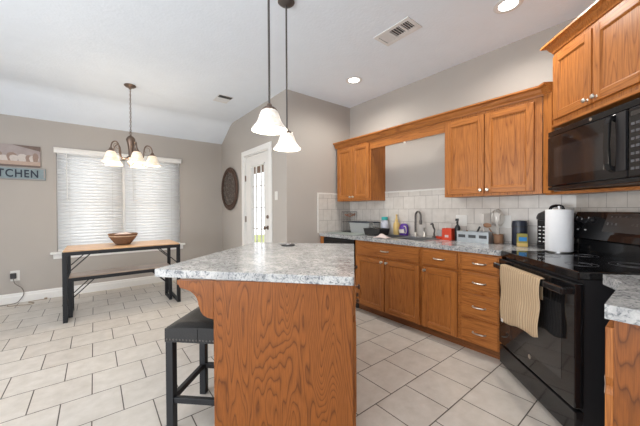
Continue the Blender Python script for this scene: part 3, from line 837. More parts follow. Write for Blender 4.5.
for x in (sx0+.010, sx1-lw+.006): B().box(x, x+.026, sy0+lw, sy1-lw, .175, .207, .002).build('stretcher', 'black_metal', t)

# ------------------------------------------------------------------ dining table, bench, bowl
def trestle(name, label, cat, x0, x1, y0, y1, h, fh, wood_, ft=.042):
    t = thing(name, label, cat, (x0, y0, 0)); w, d = x1-x0, y1-y0
    B().box(.006, w-.006, .006, d-.006, h-.018, h, .003).build('top', wood_, t)
    b = B(); z0, z1 = h-.019-fh, h-.019
    b.box(0, w, 0, ft*.8, z0, z1+.006); b.box(0, w, d-ft*.8, d, z0, z1+.006); b.box(0, ft, ft*.8, d-ft*.8, z0, z1); b.box(w-ft, w, ft*.8, d-ft*.8, z0, z1)
    b.build('frame', 'black_metal', t)
    for x in (0, w-ft):
        for y in (0, d-ft): B().box(x, x+ft, y, y+ft, 0, z0, .002).build('leg', 'black_metal', t)
        B().box(x+.004, x+ft-.004, ft, d-ft, .0, .03).build('foot_rail', 'black_metal', t)
    for s, x in ((1, ft), (-1, w-ft)):
        for y in (ft/2, d-ft/2):
            B().tube([(x, y, z0-.20), (x+s*.20, y, z0)], .006, 8).build('brace', 'black_metal', t)
    return t
trestle('dining_table', 'long black-framed dining table with a pale wooden top by the window', 'table', -.285, .92, 4.25, 4.93, .803, .036, 'light_oak')
trestle('dining_bench', 'black-framed bench with a grey-brown seat tucked under the dining table', 'bench', -.245, .85, 4.43, 4.76, .475, .036, 'bench_wood', .036)
t = thing('woven_bowl', 'brown woven bowl on the dining table in front of the blinds', 'bowl', (.30, 4.60, .804))
t.scale = (.86, .86, .92)
def wv(u, z): return .012*math.sin(u*2*PI*18+z*260)
b = B(); b.lathe([(0, .004), (.085, .0), (.095, .006), (.13, .05), (.168, .10), (.186, .143), (.190, .150), (.184, .154), (.176, .148), (.155, .10), (.115, .05), (.08, .018), (0, .016)], n=56, wob=wv); b.build('body', 'basket', t)
b = B(); b.ring((0, 0, .152), .186, .008, 48, 8); b.build('rim', 'basket', t)
b = B(); b.ring((0, 0, .125), .183, .006, 48, 8); b.build('pale_band', 'basket_pale', t)
b = B(); b.lathe([(0, .10), (.12, .10), (.15, .125), (.11, .150), (.05, .168), (0, .172)], wob=lambda u, z: .08*math.sin(u*2*PI*5)); b.build('pale_lining', 'cloth_pink', t)

# ------------------------------------------------------------------ chandelier
def bell(b, top, h, r0, r1, n=36):
    """bell shade opening downward; top = z of the neck"""
    prf = [(0, .36), (.06, .44), (.14, .50), (.28, .56), (.45, .62), (.6, .69), (.74, .79), (.86, .90), (.95, .975), (1, 1)]
    pr = [(max(r0, r1*q), top-h*u) for u, q in prf]
    pr2 = [(r-.004, z) for r, z in reversed(pr)]
    fl = lambda u, z: .02*math.cos(u*2*PI*8)*max(0, (top-z)/h)**2
    b.lathe(pr+[(pr[-1][0]-.002, pr[-1][1]-.001)]+pr2+[pr[0]], n=n, wob=fl)
CX, CY = .375, 4.34
t = thing('chandelier', 'five-arm bronze chandelier with lit glass bell shades over the dining table', 'chandelier', (CX, CY, 0), math.radians(-5))
B().lathe([(0, 2.838), (.062, 2.838), (.066, 2.83), (.05, 2.815), (.02, 2.805), (.012, 2.79), (0, 2.788)]).build('canopy', 'bronze', t)
b = B(); z = 2.79; k = 0
while z > 2.235:
    n = (1, 0, 0) if k % 2 else (0, 1, 0)
    q = Vector((0, 0, 1)).rotation_difference(Vector(n))
    b.tube([Vector((0, 0, z-.018))+q@Vector(((.018 if n[0] else .009)*math.cos(a), (.009 if n[0] else .018)*math.sin(a), 0)) for a in [2*PI*i/12 for i in range(12)]], .0022, 5, True)
    z -= .028; k += 1
b.tube([(.004, 0, 2.80), (.006, .004, 2.5), (.003, 0, 2.225)], .0025, 6)
b.build('chain', 'bronze', t)
b = B(); b.lathe([(0, 2.275), (.008, 2.27), (.012, 2.255), (.03, 2.245), (.045, 2.225), (.05, 2.20), (.04, 2.165), (.032, 2.12), (.026, 2.05), (.024, 2.0), (.045, 1.985), (.05, 1.97), (.03, 1.955), (.018, 1.94), (.034, 1.925), (.034, 1.905), (.015, 1.885), (.012, 1.865), (0, 1.85)], sx=1, wob=lambda u, z: .03*math.cos(u*2*PI*10))
b.ring((0, 0, 2.285), .014, .003, 16, 6, (0, 1, 0)); b.build('column', 'bronze', t)
for k in range(5):
    a = math.radians(-3+72*k); u = Vector((math.cos(a), math.sin(a), 0))
    P = [(.03, 1.985), (.08, 1.962), (.13, 1.965), (.155, 2.01), (.16, 2.07), (.175, 2.125), (.205, 2.148), (.24, 2.135), (.262, 2.10), (.268, 2.05)]
    sm = []
    for i in range(len(P)-1):
        p0, p1, p2, p3 = P[max(i-1, 0)], P[i], P[i+1], P[min(i+2, len(P)-1)]
        for s in range(4):
            w_ = s/4; f = lambda A, B_, C_, D: .5*((2*B_)+(-A+C_)*w_+(2*A-5*B_+4*C_-D)*w_*w_+(-A+3*B_-3*C_+D)*w_**3)
            sm.append((f(p0[0], p1[0], p2[0], p3[0]), f(p0[1], p1[1], p2[1], p3[1])))
    sm.append(P[-1])
    b = B(); b.tube([u*r*.88+Vector((0, 0, z)) for r, z in sm], .0075, 8)
    arm = b.build('arm', 'bronze', t)
    b = B(); b.tube([u*(.175+.032*math.cos(g))+Vector((0, 0, 2.09+.032*math.sin(g))) for g in [PI*1.6*i/14-.6 for i in range(15)]], .003, 6); b.build('scroll', 'bronze', arm)
    b = B(); b.lathe([(0, .03), (.014, .03), (.02, .015), (.034, -.002), (.032, -.012), (0, -.01)]); c_ = b.build('shade_holder', 'bronze', arm); c_.location = u*.236+Vector((0, 0, 2.03))
    b = B(); bell(b, 0, .128, .030, .097); sh = b.build('shade', 'shade_warm', arm); sh.location = u*.236+Vector((0, 0, 2.02))
    b = B(); b.lathe([(0, -.03), (.014, -.035), (.022, -.06), (.029, -.085), (.022, -.11), (0, -.118)], n=16); bu = b.build('bulb', 'bulb', arm); bu.location = u*.236+Vector((0, 0, 2.02))
for ch in t.children:
    if ch.name.startswith(('column', 'arm')): ch.location.z = -.055
l = bpy.data.lights.new('chandelier_glow', 'POINT'); l.energy = 18; l.color = (1, .84, .64); l.shadow_soft_size = .12
o = bpy.data.objects.new('chandelier_glow', l); COL.objects.link(o); o.parent = t; o.location = (0, 0, 1.74)

# ------------------------------------------------------------------ pendants
def pendant(x, y, label):
    t = thing('pendant_lamp', label, 'pendant light', (x, y, 0), 0, 'bell-shaded pendants over the island')
    B().lathe([(0, 2.838), (.06, 2.838), (.064, 2.828), (.045, 2.812), (.012, 2.80), (0, 2.80)]).build('canopy', 'rod', t)
    B().cyl(.0065, 1.86, 2.81, n=12).build('rod', 'rod', t)
    b = B(); b.lathe([(0, 1.875), (.012, 1.87), (.016, 1.855), (.036, 1.845), (.042, 1.835), (.036, 1.822), (0, 1.818)], wob=lambda u, z: .06*math.cos(u*2*PI*9)); b.build('fitter', 'bronze', t)
    b = B(); bell(b, 0, .118, .038, .104, 40); sh = b.build('shade', 'shade', t); sh.location = (0, 0, 1.834)
    b = B(); b.lathe([(0, -.03), (.014, -.035), (.024, -.055), (.031, -.08), (.024, -.105), (0, -.114)], n=18); bu = b.build('bulb', 'bulb', t); bu.location = (0, 0, 1.824)
    l = bpy.data.lights.new('pendant_glow', 'POINT'); l.energy = 7; l.color = (1, .90, .76); l.shadow_soft_size = .06
    o = bpy.data.objects.new('pendant_glow', l); COL.objects.link(o); o.parent = t; o.location = (0, 0, 1.655)
pendant(.810, 1.496, 'nearer pendant lamp with the larger-looking lit bell shade, left of the other')
pendant(1.163, 1.872, 'farther pendant lamp with its round ceiling plate in view, right of the other')

# ------------------------------------------------------------------ recessed lights
def can(x, y, label, power=50):
    t = thing('recessed_light', label, 'ceiling light', (x, y, ZC), 0, 'recessed ceiling lights in the kitchen')
    B().lathe([(.068, -.002), (.098, -.001), (.10, -.004), (.094, -.008), (.07, -.008), (.064, -.004), (.068, -.002)], n=40).build('trim_ring', 'vent_white', t)
    B().lathe([(0, -.0045), (.066, -.0045), (.066, -.002), (0, -.002)], n=36).build('lens', 'can_lens', t)
    l = bpy.data.lights.new('can_glow', 'SPOT'); l.energy = power; l.color = (1, .955, .88); l.spot_size = math.radians(164); l.spot_blend = .7; l.shadow_soft_size = .07
    o = bpy.data.objects.new('can_glow', l); COL.objects.link(o); o.parent = t; o.location = (0, 0, -.02)
can(2.545, .845, 'recessed ceiling light at the top edge, nearest the corner cabinet')
can(2.519, 2.50, 'recessed ceiling light farther off, above the sink side of the kitchen')
for x, y, w in ((-1.7, 3.0, 'dining side'), (-1.4, .3, 'living room side'), (.7, -1.1, 'walkway behind the camera')): can(x, y, 'added recessed fill light over the '+w+', outside the frame', 50)  # unseen cans added to brighten the floor and bounce light onto the ceiling
# finish the puck light under the valance
B().cyl(.014, -.016, -.001, n=20, bev=.003).build('lens', 'shade', lt)

# ------------------------------------------------------------------ vents
t = thing('ceiling_vent', 'larger three-section white ceiling vent with dark louvres above the kitchen', 'vent', (2.15, 1.59, ZC), 0)
b = B(); b.box(-.105, .105, -.185, -.155, -.008, 0); b.box(-.105, .105, .155, .185, -.008, 0); b.box(-.105, -.07, -.155, .155, -.008, 0); b.box(.07, .105, -.155, .155, -.008, 0)
for y in (-.073, .045): b.box(-.07, .07, y-.011, y+.010, -.008, 0)
b.build('frame', 'vent_white', t)
B().box(-.071, .071, -.156, .156, -.0015, -.0005).build('duct', 'vent_dark', t)
b = B()
for y0, y1, p, w_ in ((.055, .15, .0105, .0045), (-.062, .035, .020, .0014), (-.152, -.085, .020, .0014)):
    n = int((y1-y0)/p)
    for k in range(n):
        y = y0+(k+.5)*(y1-y0)/n
        v = [b.bm.verts.new(c5) for c5 in ((-.07, y-w_, -.003), (.07, y-w_, -.003), (.07, y+w_, -.0065), (-.07, y+w_, -.0065))]
        b.bm.faces.new(v)
b.box(.045, .07, -.152, .035, -.0065, -.003)
o = b.build('louvre', 'vent_white', t); o.modifiers.new('thickness', 'SOLIDIFY').thickness = .001
t = thing('ceiling_register', 'small white ceiling register with one dark slot above the dining area', 'vent', (1.46, 4.06, ZC))
B().box(-.10, .10, -.135, .14, -.006, 0, .002).build('plate', 'vent_white', t)
B().box(-.09, .09, -.125, -.05, -.010, -.0062).build('dark_slot', 'vent_dark', t)
b = B()
for k in range(8): b.box(-.085, .085, -.03+k*.018, -.022+k*.018, -.0085, -.006)
b.build('louvre', 'vent_white', t)

# ------------------------------------------------------------------ wall decor
t = thing('wall_medallion', 'large round dark woven wall medallion left of the glazed door', 'wall decor', (XD-.03, 5.185, 1.645), RK)
def rg(b, R, r, y=0, n=60): b.ring((0, y, 0), R, r, n, 8, (0, 1, 0))
b = B(); rg(b, .378, .015); rg(b, .352, .009, -.01); rg(b, .325, .010)
for k in range(64):
    a = 2*PI*k/64; b.tube([(.30*math.cos(a), -.006, .30*math.sin(a)), (.345*math.cos(a+.09), -.024, .345*math.sin(a+.09)), (.392*math.cos(a+.16), .0, .392*math.sin(a+.16))], .006, 5)
b.build('woven_rim', 'twig', t)
b = B()
for R, n, r in ((.255, 18, .040), (.165, 12, .038), (.08, 6, .036), (0, 1, .036)):
    for k in range(n):
        a = 2*PI*k/n+R*3; b.ring((R*math.cos(a), .006, R*math.sin(a)), r, .0055, 14, 5, (0, 1, 0)); 
        b.ring((R*math.cos(a), .006, R*math.sin(a)), r*.45, .005, 10, 5, (0, 1, 0))
rg(b, .21, .004, .006); rg(b, .12, .004, .006)
b.build('scroll_work', 'twig_grey', t)

# signs on the window wall
t = thing('picture_canvas', 'picture of crockery on a shelf, hung above the KITCHEN sign', 'picture', (-1.34, YW, 1.865))
B().box(0, .755, -.022, -.001, 0, .292, .002).build('canvas', 'canvas_back', t)
B().box(.003, .752, -.0235, -.0225, .0, .075).build('printed_shelf', 'canvas_shelf', t)
B().box(.003, .752, -.0238, -.0228, 0, .022).build('printed_dark_edge', 'canvas_dark', t)
b = B(); b.prism([(.48, .292), (.752, .292), (.752, .225)], -.0235, -.0225, 'y'); b.build('printed_corner_shade', 'canvas_dark', t)
def potprint(x, w, h, m, base=.072, lid=True):
    P = [(x-w*.35, base), (x+w*.35, base), (x+w*.5, base+h*.5), (x+w*.42, base+h*.85), (x+w*.15, base+h), (x-w*.15, base+h), (x-w*.42, base+h*.85), (x-w*.5, base+h*.5)]
    k = len([c for c in t.children if c.name.startswith('printed_pot')])
    B().prism(P, -.0244-.0003*k, -.0238, 'y').build('printed_pot', m, t)
PTS = ((.06, .10, .10, 'pot_brown'), (.16, .11, .08, 'pot_white'), (.25, .09, .12, 'pot_brown'), (.345, .09, .12, 'pot_brown'), (.40, .12, .07, 'pot_white'), (.475, .10, .11, 'pot_brown'), (.495, .085, .08, 'pot_white'), (.575, .09, .10, 'pot_white'), (.64, .07, .09, 'pot_brown'), (.69, .10, .085, 'pot_white'), (.705, .06, .12, 'pot_brown'))
for x, w, h, m in PTS:
    potprint(x, w, h, m, .072 if h < .11 else .074)
t = thing('kitchen_sign', 'distressed teal plank sign reading KITCHEN below the crockery picture', 'sign', (-1.30, YW, 1.685))
B().box(0, .765, -.026, -.001, 0, .168, .003).build('plank', 'sign_teal', t)
b = B(); b.box(.004, .761, -.0275, -.0265, .004, .012); b.box(.004, .761, -.0275, -.0265, .156, .164); b.box(.745, .758, -.0275, -.0265, .03, .145); b.build('worn_border', 'canvas_back', t)
tx = bpy.data.curves.new('lettering', 'FONT'); tx.body = 'KITCHEN'; tx.size = .145; tx.extrude = .0012; tx.space_character = 1.15; tx.offset = .0028
to = bpy.data.objects.new('lettering_tmp', tx); COL.objects.link(to)
bpy.context.view_layer.update()
me = bpy.data.meshes.new_from_object(to.evaluated_get(bpy.context.evaluated_depsgraph_get()))
bpy.data.objects.remove(to)
xs = [v.co.x for v in me.vertices]; wd = max(xs)-min(xs); x0 = min(xs)
lo = bpy.data.objects.new('lettering', me); COL.objects.link(lo); me.materials.clear(); me.materials.append(M['ink'])
lo.parent = t; lo.rotation_euler = (PI/2, 0, 0); lo.scale = ((.505)/wd, 1, 1); lo.location = (.185-x0*(.505)/wd, -.0285, .035)

# outlet with charger and cable
t = thing('wall_outlet', 'white wall outlet low on the window wall with a charger plugged in', 'outlet', (-.855, YW, .37))
B().box(-.045, .045, -.006, 0, -.07, .07, .003).build('cover_plate', 'white_plastic', t)
t = thing('charger', 'black plug-in charger in the low wall outlet', 'charger', (-.87, YW-.007, .375))
B().box(-.028, .028, -.035, 0, -.04, .035, .006).build('body', 'black_satin', t)
def smooth_path(P, n=6):
    out = []
    for i in range(len(P)-1):
        p0, p1, p2, p3 = [Vector(P[j]) for j in (max(i-1, 0), i, i+1, min(i+2, len(P)-1))]
        for s in range(n):
            u = s/n; out.append(.5*((2*p1)+(-p0+p2)*u+(2*p0-5*p1+4*p2-p3)*u*u+(-p0+3*p1-3*p2+p3)*u**3))
    out.append(Vector(P[-1])); return out
b = B(); b.tube(smooth_path([(-.865, 5.60, .335), (-.85, 5.59, .27), (-.79, 5.605, .20), (-.77, 5.61, .12), (-.80, 5.60, .05), (-.85, 5.58, .006), (-1.0, 5.55, .005), (-1.3, 5.50, .005), (-1.7, 5.45, .005)]), .0045, 6)
tag(b.build('charger_cable', 'cord'), 'grey cable dropping from the charger and running left along the baseboard', 'cable')
b = B(); b.tube(smooth_path([(-.91, 5.57, .005), (-.90, 5.47, .005), (-.80, 5.44, .005), (-.70, 5.40, .005), (-.65, 5.45, .005), (-.72, 5.55, .005), (-.63, 5.59, .005), (-.56, 5.585, .006)]), .004, 6)
b.lathe([(0, 0), (.012, 0), (.014, .03), (0, .034)], (-.566, 5.586, .014), 10, (1, 0, 0))
tag(b.build('loose_cable', 'cord_tan'), 'tan cable looped on the floor tiles under the wall outlet', 'cable')

def plate(name, loc, rot, label, kind):
    t = thing(name, label, 'light switch' if kind == 'switch' else 'outlet', loc, rot)
    B().box(-.037, .037, -.006, 0, -.06, .06, .003).build('cover_plate', 'white_plastic', t)
    if kind == 'switch': B().box(-.006, .006, -.016, -.006, -.012, .012, .002).build('toggle', 'white_plastic', t)
    else:
        for z in (-.024, .024): B().box(-.016, .016, -.0075, -.006, z-.014, z+.014, .0006).build('socket', 'white_plastic', t)
plate('light_switch', (XD, 3.50, 1.45), RK, 'white light switch on the wall right of the glazed door', 'switch')
def wide_plate(y, label):
    t = thing('wall_outlet', label, 'outlet', (XK-TT, y, 1.125), RK)
    B().box(-.06, .06, -.006, 0, -.06, .06, .003).build('cover_plate', 'white_plastic', t)
    for x in (-.024, .024):
        B().box(x-.016, x+.016, -.0078, -.006, -.034, .034, .0006).build('socket', 'white_plastic', t)
wide_plate(1.49, 'white double outlet plate on the tiles behind the metal caddy')
wide_plate(1.075, 'white double outlet plate on the tiles behind the whisks, left of the black canister')

# ------------------------------------------------------------------ sink and faucet
t = thing('sink', 'stainless steel sink sunk into the kitchen worktop', 'sink', ((SX0+SX1)/2, (SY0+SY1)/2, CT))
a, c_ = (SX1-SX0)/2, (SY1-SY0)/2
b = B()
b.box(-a-.012, a+.012, -c_-.012, -c_+.012, .0003, .005); b.box(-a-.012, a+.012, c_-.012, c_+.012, .0003, .005)
b.box(-a-.012, -a+.012, -c_+.012, c_-.012, .0003, .005); b.box(a-.012, a+.012, -c_+.012, c_-.012, .0003, .005); b.box(-a+.012, a-.012, -.02, .02, -.02, .005)
b.build('rim', 'steel', t)
for s in (-1, 1):
    y0, y1 = sorted((s*.018, s*(c_-.006)))
    b = B(); b.box(-a+.006, a-.006, y0, y1, -.19, -.186); b.box(-a+.004, -a+.008, y0, y1, -.19, .002); b.box(a-.008, a-.004, y0, y1, -.19, .002); b.box(-a+.006, a-.006, y0, y0+.004, -.19, .002); b.box(-a+.006, a-.006, y1-.004, y1, -.19, .002)
    b.build('basin', 'steel', t)
t = thing('faucet', 'tall gooseneck nickel faucet behind the sink', 'faucet', (3.09, 2.02, CT))
B().lathe([(0, 0), (.028, 0), (.028, .006), (.018, .02), (.014, .05), (0, .052)]).build('base', 'nickel', t)
b = B(); b.tube([(0, 0, .04), (0, 0, .25)]+[(-.015*(1-math.cos(g)), -.045*(1-math.cos(g)), .25+.055*math.sin(g)) for g in [PI*k/10 for k in range(1, 11)]]+[(-.03, -.09, .19)], .012, 10); b.build('spout', 'rod', t)
b = B(); b.tube([(-.03, -.09, .20), (-.03, -.09, .15)], .016, 10); b.build('spray_head', 'rod', t)
t = thing('mixer_lever', 'short curved lever between the gooseneck faucet and the soap pump', 'lever', (3.09, 1.90, CT))
B().lathe([(0, 0), (.024, 0), (.02, .01), (.012, .05), (0, .055)]).build('base', 'nickel', t)
b = B(); b.tube(smooth_path([(0, 0, .04), (-.004, .004, .08), (-.02, -.01, .11), (-.045, -.03, .12)], 4), .009, 8); b.build('lever', 'nickel', t)
t = thing('soap_pump', 'curved dark nickel soap pump right of the faucet handle', 'soap dispenser', (3.07, 1.765, CT))
B().lathe([(0, 0), (.026, 0), (.02, .012), (.011, .03), (.011, .06), (0, .06)]).build('base', 'rod', t)
b = B(); b.tube(smooth_path([(0, 0, .05), (.012, .0, .09), (-.004, .008, .13), (-.012, .012, .165), (-.045, .012, .16)], 4), [.010]*17, 8); b.build('nozzle', 'rod', t)

# ------------------------------------------------------------------ things on the worktop
Z = CT+.0004
# corner wire rack
t = thing('wire_rack', 'dark wire corner rack with copper hooks standing left of the clear bin', 'rack', (2.99, 3.09, Z))
b = B()
for x in (-.09, -.06, -.03, 0, .03, .06, .09): b.tube([(x, .05, .0), (x, .05, .30)], .0025, 6)
for y in (-.08, -.04, 0, .04): b.tube([(.09, y, .0), (.09, y, .30)], .0025, 6)
for z in (.004, .15, .30): b.tube([(-.09, .05, z), (.09, .05, z), (.09, -.08, z)], .003, 6)
for z in (.004,): b.tube([(-.09, .05, z), (-.09, -.08, z), (.09, -.08, z)], .003, 6)
b.build('frame', 'black_metal', t)
b = B(); b.tube(smooth_path([(-.08, .0, .26), (-.03, -.05, .235), (.03, -.06, .25), (.07, -.06, .27)]), .008, 8); b.tube(smooth_path([(-.06, -.02, .255), (-.01, -.06, .27), (.05, -.07, .245)]), .006, 8); b.build('copper_hook', 'copper', t)
b = B(); b.box(-.07, .06, -.06, .03, .002, .012, .003); b.build('tray', 'black_satin', t)
# mat
o = B().box(-.125, .125, -.28, .28, 0, .008, .003).build('counter_mat', 'board_green'); o.location = (2.735, 2.86, Z); tag(o, 'grey-green mat lying on the worktop above the dishwasher', 'mat')
# clear bin with blue rim
t = thing('clear_bin', 'clear plastic bin with a dark blue rim between the wire rack and black tub', 'bin', (2.985, 2.775, Z))
def tub(b, w, d, h, w2, d2, th=.004):
    o_ = [(-w2, -d2, 0), (w2, -d2, 0), (w2, d2, 0), (-w2, d2, 0), (-w, -d, h), (w, -d, h), (w, d, h), (-w, d, h)]
    i_ = [(x*(1-th/abs(x)) if x else 0, y*(1-th/abs(y)), z+th if z == 0 else z) for x, y, z in o_]
    vo = [b.bm.verts.new(p) for p in o_]; vi = [b.bm.verts.new(p) for p in i_]
    fs = [b.bm.faces.new([vo[k] for k in (3, 2, 1, 0)]), b.bm.faces.new([vi[k] for k in (0, 1, 2, 3)])]
    for k in range(4):
        k2 = (k+1) % 4
        fs += [b.bm.faces.new((vo[k], vo[k2], vo[4+k2], vo[4+k])), b.bm.faces.new((vi[k2], vi[k], vi[4+k], vi[4+k2])), b.bm.faces.new((vo[4+k], vo[4+k2], vi[4+k2], vi[4+k]))]
    b._faces(fs); bmesh.ops.recalc_face_normals(b.bm, faces=fs)
b = B(); tub(b, .11, .19, .155, .09, .165); b.build('body', 'clear_tub', t)
b = B(); b.box(-.118, -.108, -.198, .198, .148, .162, .003); b.box(.108, .118, -.198, .198, .148, .162, .003); b.box(-.108, .108, -.198, -.188, .148, .162, .003); b.box(-.108, .108, .188, .198, .148, .162, .003); b.build('rim', 'navy', t)
# black tub
t = thing('black_tub', 'low black plastic tub at the left end of the sink', 'tub', (2.84, 2.425, Z+.006))
b = B(); tub(b, .10, .135, .085, .085, .118); b.build('body', 'black_satin', t)
b = B(); b.tube(smooth_path([(.10, .12, .08), (.08, .12, .14), (.03, .11, .15), (-.03, .12, .14)]), .003, 6); b.ring((.0, .02, .10), .055, .002, 24, 6, (.3, .2, 1)); b.build('wire_basket', 'nickel', t)
# bottles behind
t = thing('detergent_bottle', 'pale plastic bottle with a teal cap behind the black tub', 'bottle', (3.06, 2.47, Z))
B().lathe([(0, 0), (.05, 0), (.055, .01), (.055, .14), (.045, .18), (.035, .19), (0, .19)], sx=.8).build('body', 'label_blue_grey', t)
B().lathe([(0, .191), (.042, .191), (.042, .225), (.038, .232), (0, .232)]).build('cap', 'teal', t)
t = thing('dish_soap', 'yellow-topped clear soap bottle behind the purple tub', 'bottle', (3.09, 2.30, Z))
B().lathe([(0, 0), (.035, 0), (.042, .02), (.042, .13), (.03, .165), (0, .168)]).build('body', 'yellow', t)
B().lathe([(0, .169), (.022, .169), (.02, .20), (.012, .21), (.010, .255), (.016, .262), (0, .268)]).build('cap', 'yellow', t)
t = thing('purple_jug', 'purple detergent tub with a pale handle left of the faucet', 'jug', (3.04, 2.215, Z+.006) if False else (3.095, 2.19, Z))
B().lathe([(0, 0), (.052, 0), (.058, .012), (.060, .10), (.05, .135), (.03, .15), (0, .152)], sx=.8, sy=1).build('body', 'purple', t)
b = B(); b.tube(smooth_path([(-.045, -.03, .12), (-.052, -.062, .11), (-.052, -.07, .06), (-.045, -.055, .03)]), .006, 8); b.build('handle', 'utensil_white', t)
b = B(); b.prism([(-.045, .035), (.03, .03), (.045, .075), (-.03, .085)], -.052, -.049, 'x'); b.build('label', 'utensil_white', t)
# dish cloth over sink edge
b = B(); nn = 10
g = [[b.bm.verts.new((-.05+.10*i/nn, -.09+.18*j/nn, .012+.035*math.exp(-((i/nn-.5)**2+(j/nn-.5)**2)*9)*(1+.35*math.sin(i*2.1+j*1.7)))) for i in range(nn+1)] for j in range(nn+1)]
for j in range(nn):
    for i in range(nn): f = b.bm.faces.new((g[j][i], g[j][i+1], g[j+1][i+1], g[j+1][i])); f.smooth = True
o = b.build('dish_cloth', 'cloth_pink'); o.modifiers.new('thickness', 'SOLIDIFY').thickness = .01; o.location = (2.595, 2.13, Z); tag(o, 'crumpled pale dishcloth on the front edge of the sink', 'cloth')
# red things right of sink
t = thing('red_dish', 'low red dish of glass pieces right of the soap pump', 'dish', (3.03, 1.665, Z))
B().lathe([(0, 0), (.04, 0), (.055, .03), (.05, .03), (.036, .006), (0, .006)]).build('body', 'red', t)
B().lathe([(0, .031), (.03, .031), (.036, .06), (.034, .10), (.030, .10), (.032, .06), (.026, .036), (0, .036)]).build('glass_jar', 'clear_tub', t)
t = thing('red_caddy', 'orange-red square utensil box on the worktop, left of the black bottle', 'container', (3.00, 1.555, Z))
b = B(); tub(b, .045, .052, .125, .045, .052, .003); b.build('body', 'red', t)
B().box(-.0455, -.0462, -.02, .02, .03, .055).build('label', 'cloth_pink', t)
b = B()
for x, y, k in ((-.01, .02, 1), (.01, -.015, -1)): b.tube(smooth_path([(x, y, .01), (x, y+.01*k, .13), (x-.01, y+.03*k, .17), (x-.02, y+.0*k, .20), (x, y-.02*k, .19)]), .0022, 6)
b.build('wire_tool', 'nickel', t)
t = thing('black_bottle', 'slim black spray bottle between the orange-red box and the metal caddy', 'bottle', (3.02, 1.47, Z))
B().lathe([(0, 0), (.026, 0), (.028, .01), (.028, .13), (.022, .15), (.010, .17), (.010, .21), (0, .212)]).build('body', 'black_satin', t)
b = B(); b.box(-.03, .012, -.01, .01, .205, .232, .003); b.tube([(-.012, 0, .21), (-.026, 0, .18)], .004, 6); b.build('spray_trigger', 'black_satin', t)
# galvanised caddy
t = thing('metal_caddy', 'galvanised metal utensil caddy with three dark slots on the worktop', 'caddy', (2.99, 1.285, Z))
b = B(); tub(b, .055, .15, .105, .055, .15, .003); b.build('body', 'galv', t)
b = B()
for y in (-.10, 0, .10):
    b.box(-.0562, -.0552, y-.035, y+.035, .045, .075)
b.build('slot', 'galv_dark', t)
b = B(); b.tube([(-.055, -.15, .105), (-.055, .15, .105), (.055, .15, .105), (.055, -.15, .105)], .004, 6, True); b.build('rim', 'galv', t)
def utensil(name, label, cat, base, tip, kind, m):
    t = thing(name, label, cat, base); d = Vector(tip)-Vector(base)
    b = B(); b.tube([(0, 0, 0), d*.72], .006 if kind != 'knife' else .009, 8); b.build('handle' if kind != 'knife' else 'handle', m, t)
    if kind == 'spatula':
        n = d.normalized(); s_ = Vector((0, 1, 0)); 
        b = B(); P = [d*.68-s_*.012, d*.68+s_*.012, d*1.0+s_*.026, d*1.04, d*1.0-s_*.026]
        lo_ = [b.bm.verts.new(p) for p in P]; hi_ = [b.bm.verts.new(p+Vector((.008, 0, 0))) for p in P]
        b.bm.faces.new(lo_[::-1]); b.bm.faces.new(hi_)
        for i in range(5): b.bm.faces.new((lo_[i], lo_[(i+1) % 5], hi_[(i+1) % 5], hi_[i]))
        bmesh.ops.recalc_face_normals(b.bm, faces=b.bm.faces); b.build('blade', m, t)
    if kind == 'spoon':
        b = B(); n = d.normalized(); b.lathe([(0, -.008), (.016, -.006), (.024, 0), (.016, .006), (0, .008)], d*.86, 16, (1, 0, .2), sx=1, sy=1.6); b.build('bowl', m, t)
    if kind == 'whisk':
        b = B(); n = d.normalized(); a_ = n.orthogonal(); c3 = n.cross(a_)
        for k in range(5):
            g_ = PI*k/5; dr = a_*math.cos(g_)+c3*math.sin(g_)
            b.tube([d*.62+n*(.5*.17*(1-math.cos(u)))+dr*(.04*math.sin(u)*(1 if u < PI else 1)) for u in [2*PI*i/20 for i in range(21)]], .0016, 5)
        b.build('wires', 'nickel', t)
    return t
zc = Z+.006
utensil('cooking_spoon', 'short brown spoon handle sticking up at the left of the metal caddy', 'utensil', (2.99, 1.385, zc), (2.99, 1.345, zc+.15), 'knife', 'utensil_wood')
utensil('knife', 'black-handled knife leaning right in the metal caddy', 'knife', (2.985, 1.30, zc), (2.985, 1.205, zc+.21), 'knife', 'black_satin')
utensil('spatula', 'white spatula standing upright at the right of the metal caddy', 'spatula', (3.0, 1.19, zc), (3.0, 1.225, zc+.275), 'spatula', 'utensil_white')
# crock with spoons and whisk
t = thing('utensil_crock', 'brown crock holding pale spoons right of the metal caddy', 'crock', (3.06, 1.092, Z))
B().lathe([(0, 0), (.036, 0), (.042, .01), (.040, .085), (.036, .088), (.036, .012), (0, .01)], n=24).build('body', 'utensil_wood', t)
utensil('cooking_spoon', 'pale spatula with a brown handle leaning out of the crock', 'spatula', (3.05, 1.10, zc+.008), (3.03, 1.095, zc+.28), 'spatula', 'utensil_white')
utensil('slotted_spoon', 'brown wooden spoon leaning left out of the crock', 'utensil', (3.05, 1.095, zc+.008), (3.01, 1.19, zc+.19), 'spoon', 'utensil_wood')
utensil('whisk', 'wire whisk standing in the crock against the tiles', 'whisk', (3.07, 1.092, zc+.008), (3.085, 1.11, zc+.24), 'whisk', 'nickel')
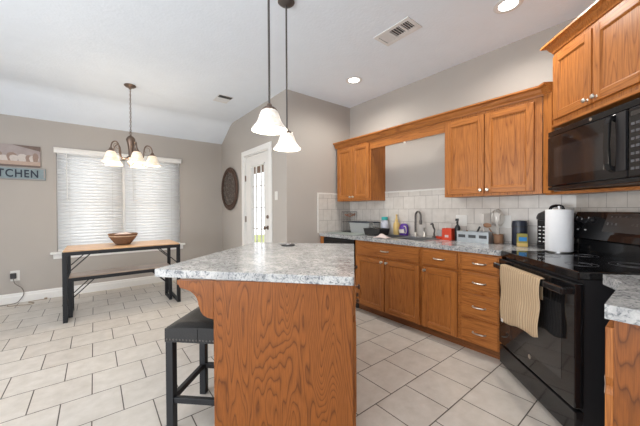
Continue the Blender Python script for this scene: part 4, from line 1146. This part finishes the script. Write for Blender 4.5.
# black canister and sponge pack
t = thing('black_canister', 'black rounded canister on the worktop left of the pressure cooker', 'canister', (3.045, .915, Z))
B().lathe([(0, 0), (.056, 0), (.06, .008), (.06, .20), (.054, .222), (0, .228)], n=32).build('body', 'navy', t)
B().lathe([(.0605, .165), (.0615, .17), (.0605, .175)], n=32).build('seam', 'black_satin', t)
t = thing('scrubber_pack', 'small olive and yellow scrubber pack with a blue label before the canister', 'package', (2.93, .86, Z), math.radians(-60))
B().box(-.038, .038, -.018, .018, .0, .115, .006).build('pack', 'olive', t)
B().box(-.0385, .0385, -.0185, .0185, 0.001, .035, .004).build('yellow_base', 'yellow', t)
B().box(-.03, .03, -.0195, -.0187, .05, .085, .0003).build('blue_label', 'blue_label', t)
# pressure cooker
t = thing('pressure_cooker', 'black and stainless electric pressure cooker behind the paper towel roll', 'pressure cooker', (3.0, .638, Z), math.radians(-108))
B().lathe([(0, 0.0), (.125, 0), (.13, .01), (.132, .05), (.13, .055), (0, .055)], n=40).build('base', 'black_satin', t)
B().lathe([(0, .056), (.127, .056), (.127, .24), (0, .24)], n=40).build('body', 'steel', t)
B().lathe([(0, .241), (.134, .241), (.136, .26), (.125, .29), (.08, .315), (.0, .32)], n=40).build('lid', 'black_satin', t)
b = B(); b.tube(smooth_path([(-.05, 0, .31), (-.04, 0, .345), (0, 0, .355), (.04, 0, .345), (.05, 0, .31)], 4), .012, 8); b.build('lid_handle', 'black_gloss', t)
cp = B().box(-.062, .062, -.150, -.105, .03, .245, .012).build('control_panel', 'black_gloss', t)
for r in range(5):
    for c3 in range(3): B().box(-.045+c3*.032, -.028+c3*.032, -.1512, -.150, .06+r*.03, .068+r*.03).build('button', 'print_white', cp)
for s in (-1, 1): B().box(s*.125, s*.143, -.03, .03, .235, .262, .008).build('side_handle', 'black_satin', t)
# paper towel
t = thing('paper_towel_roll', 'white paper towel roll standing at the back left corner of the range', 'paper towel', (2.776, .576, CT+.0025))
B().cyl(.068, 0, .008, n=36, bev=.002).build('stand', 'steel', t)
B().lathe([(.018, .009), (.083, .009), (.0845, .012), (.0845, .318), (.083, .321), (.018, .325), (.018, .009)], n=48, wob=lambda u, z: .006*math.sin(u*2*PI*5)).build('roll', 'paper', t)
b = B(); b.cyl(.006, .008, .335, n=12); b.lathe([(0, .333), (.012, .337), (.012, .347), (0, .352)], n=14); b.build('spindle', 'steel', t)
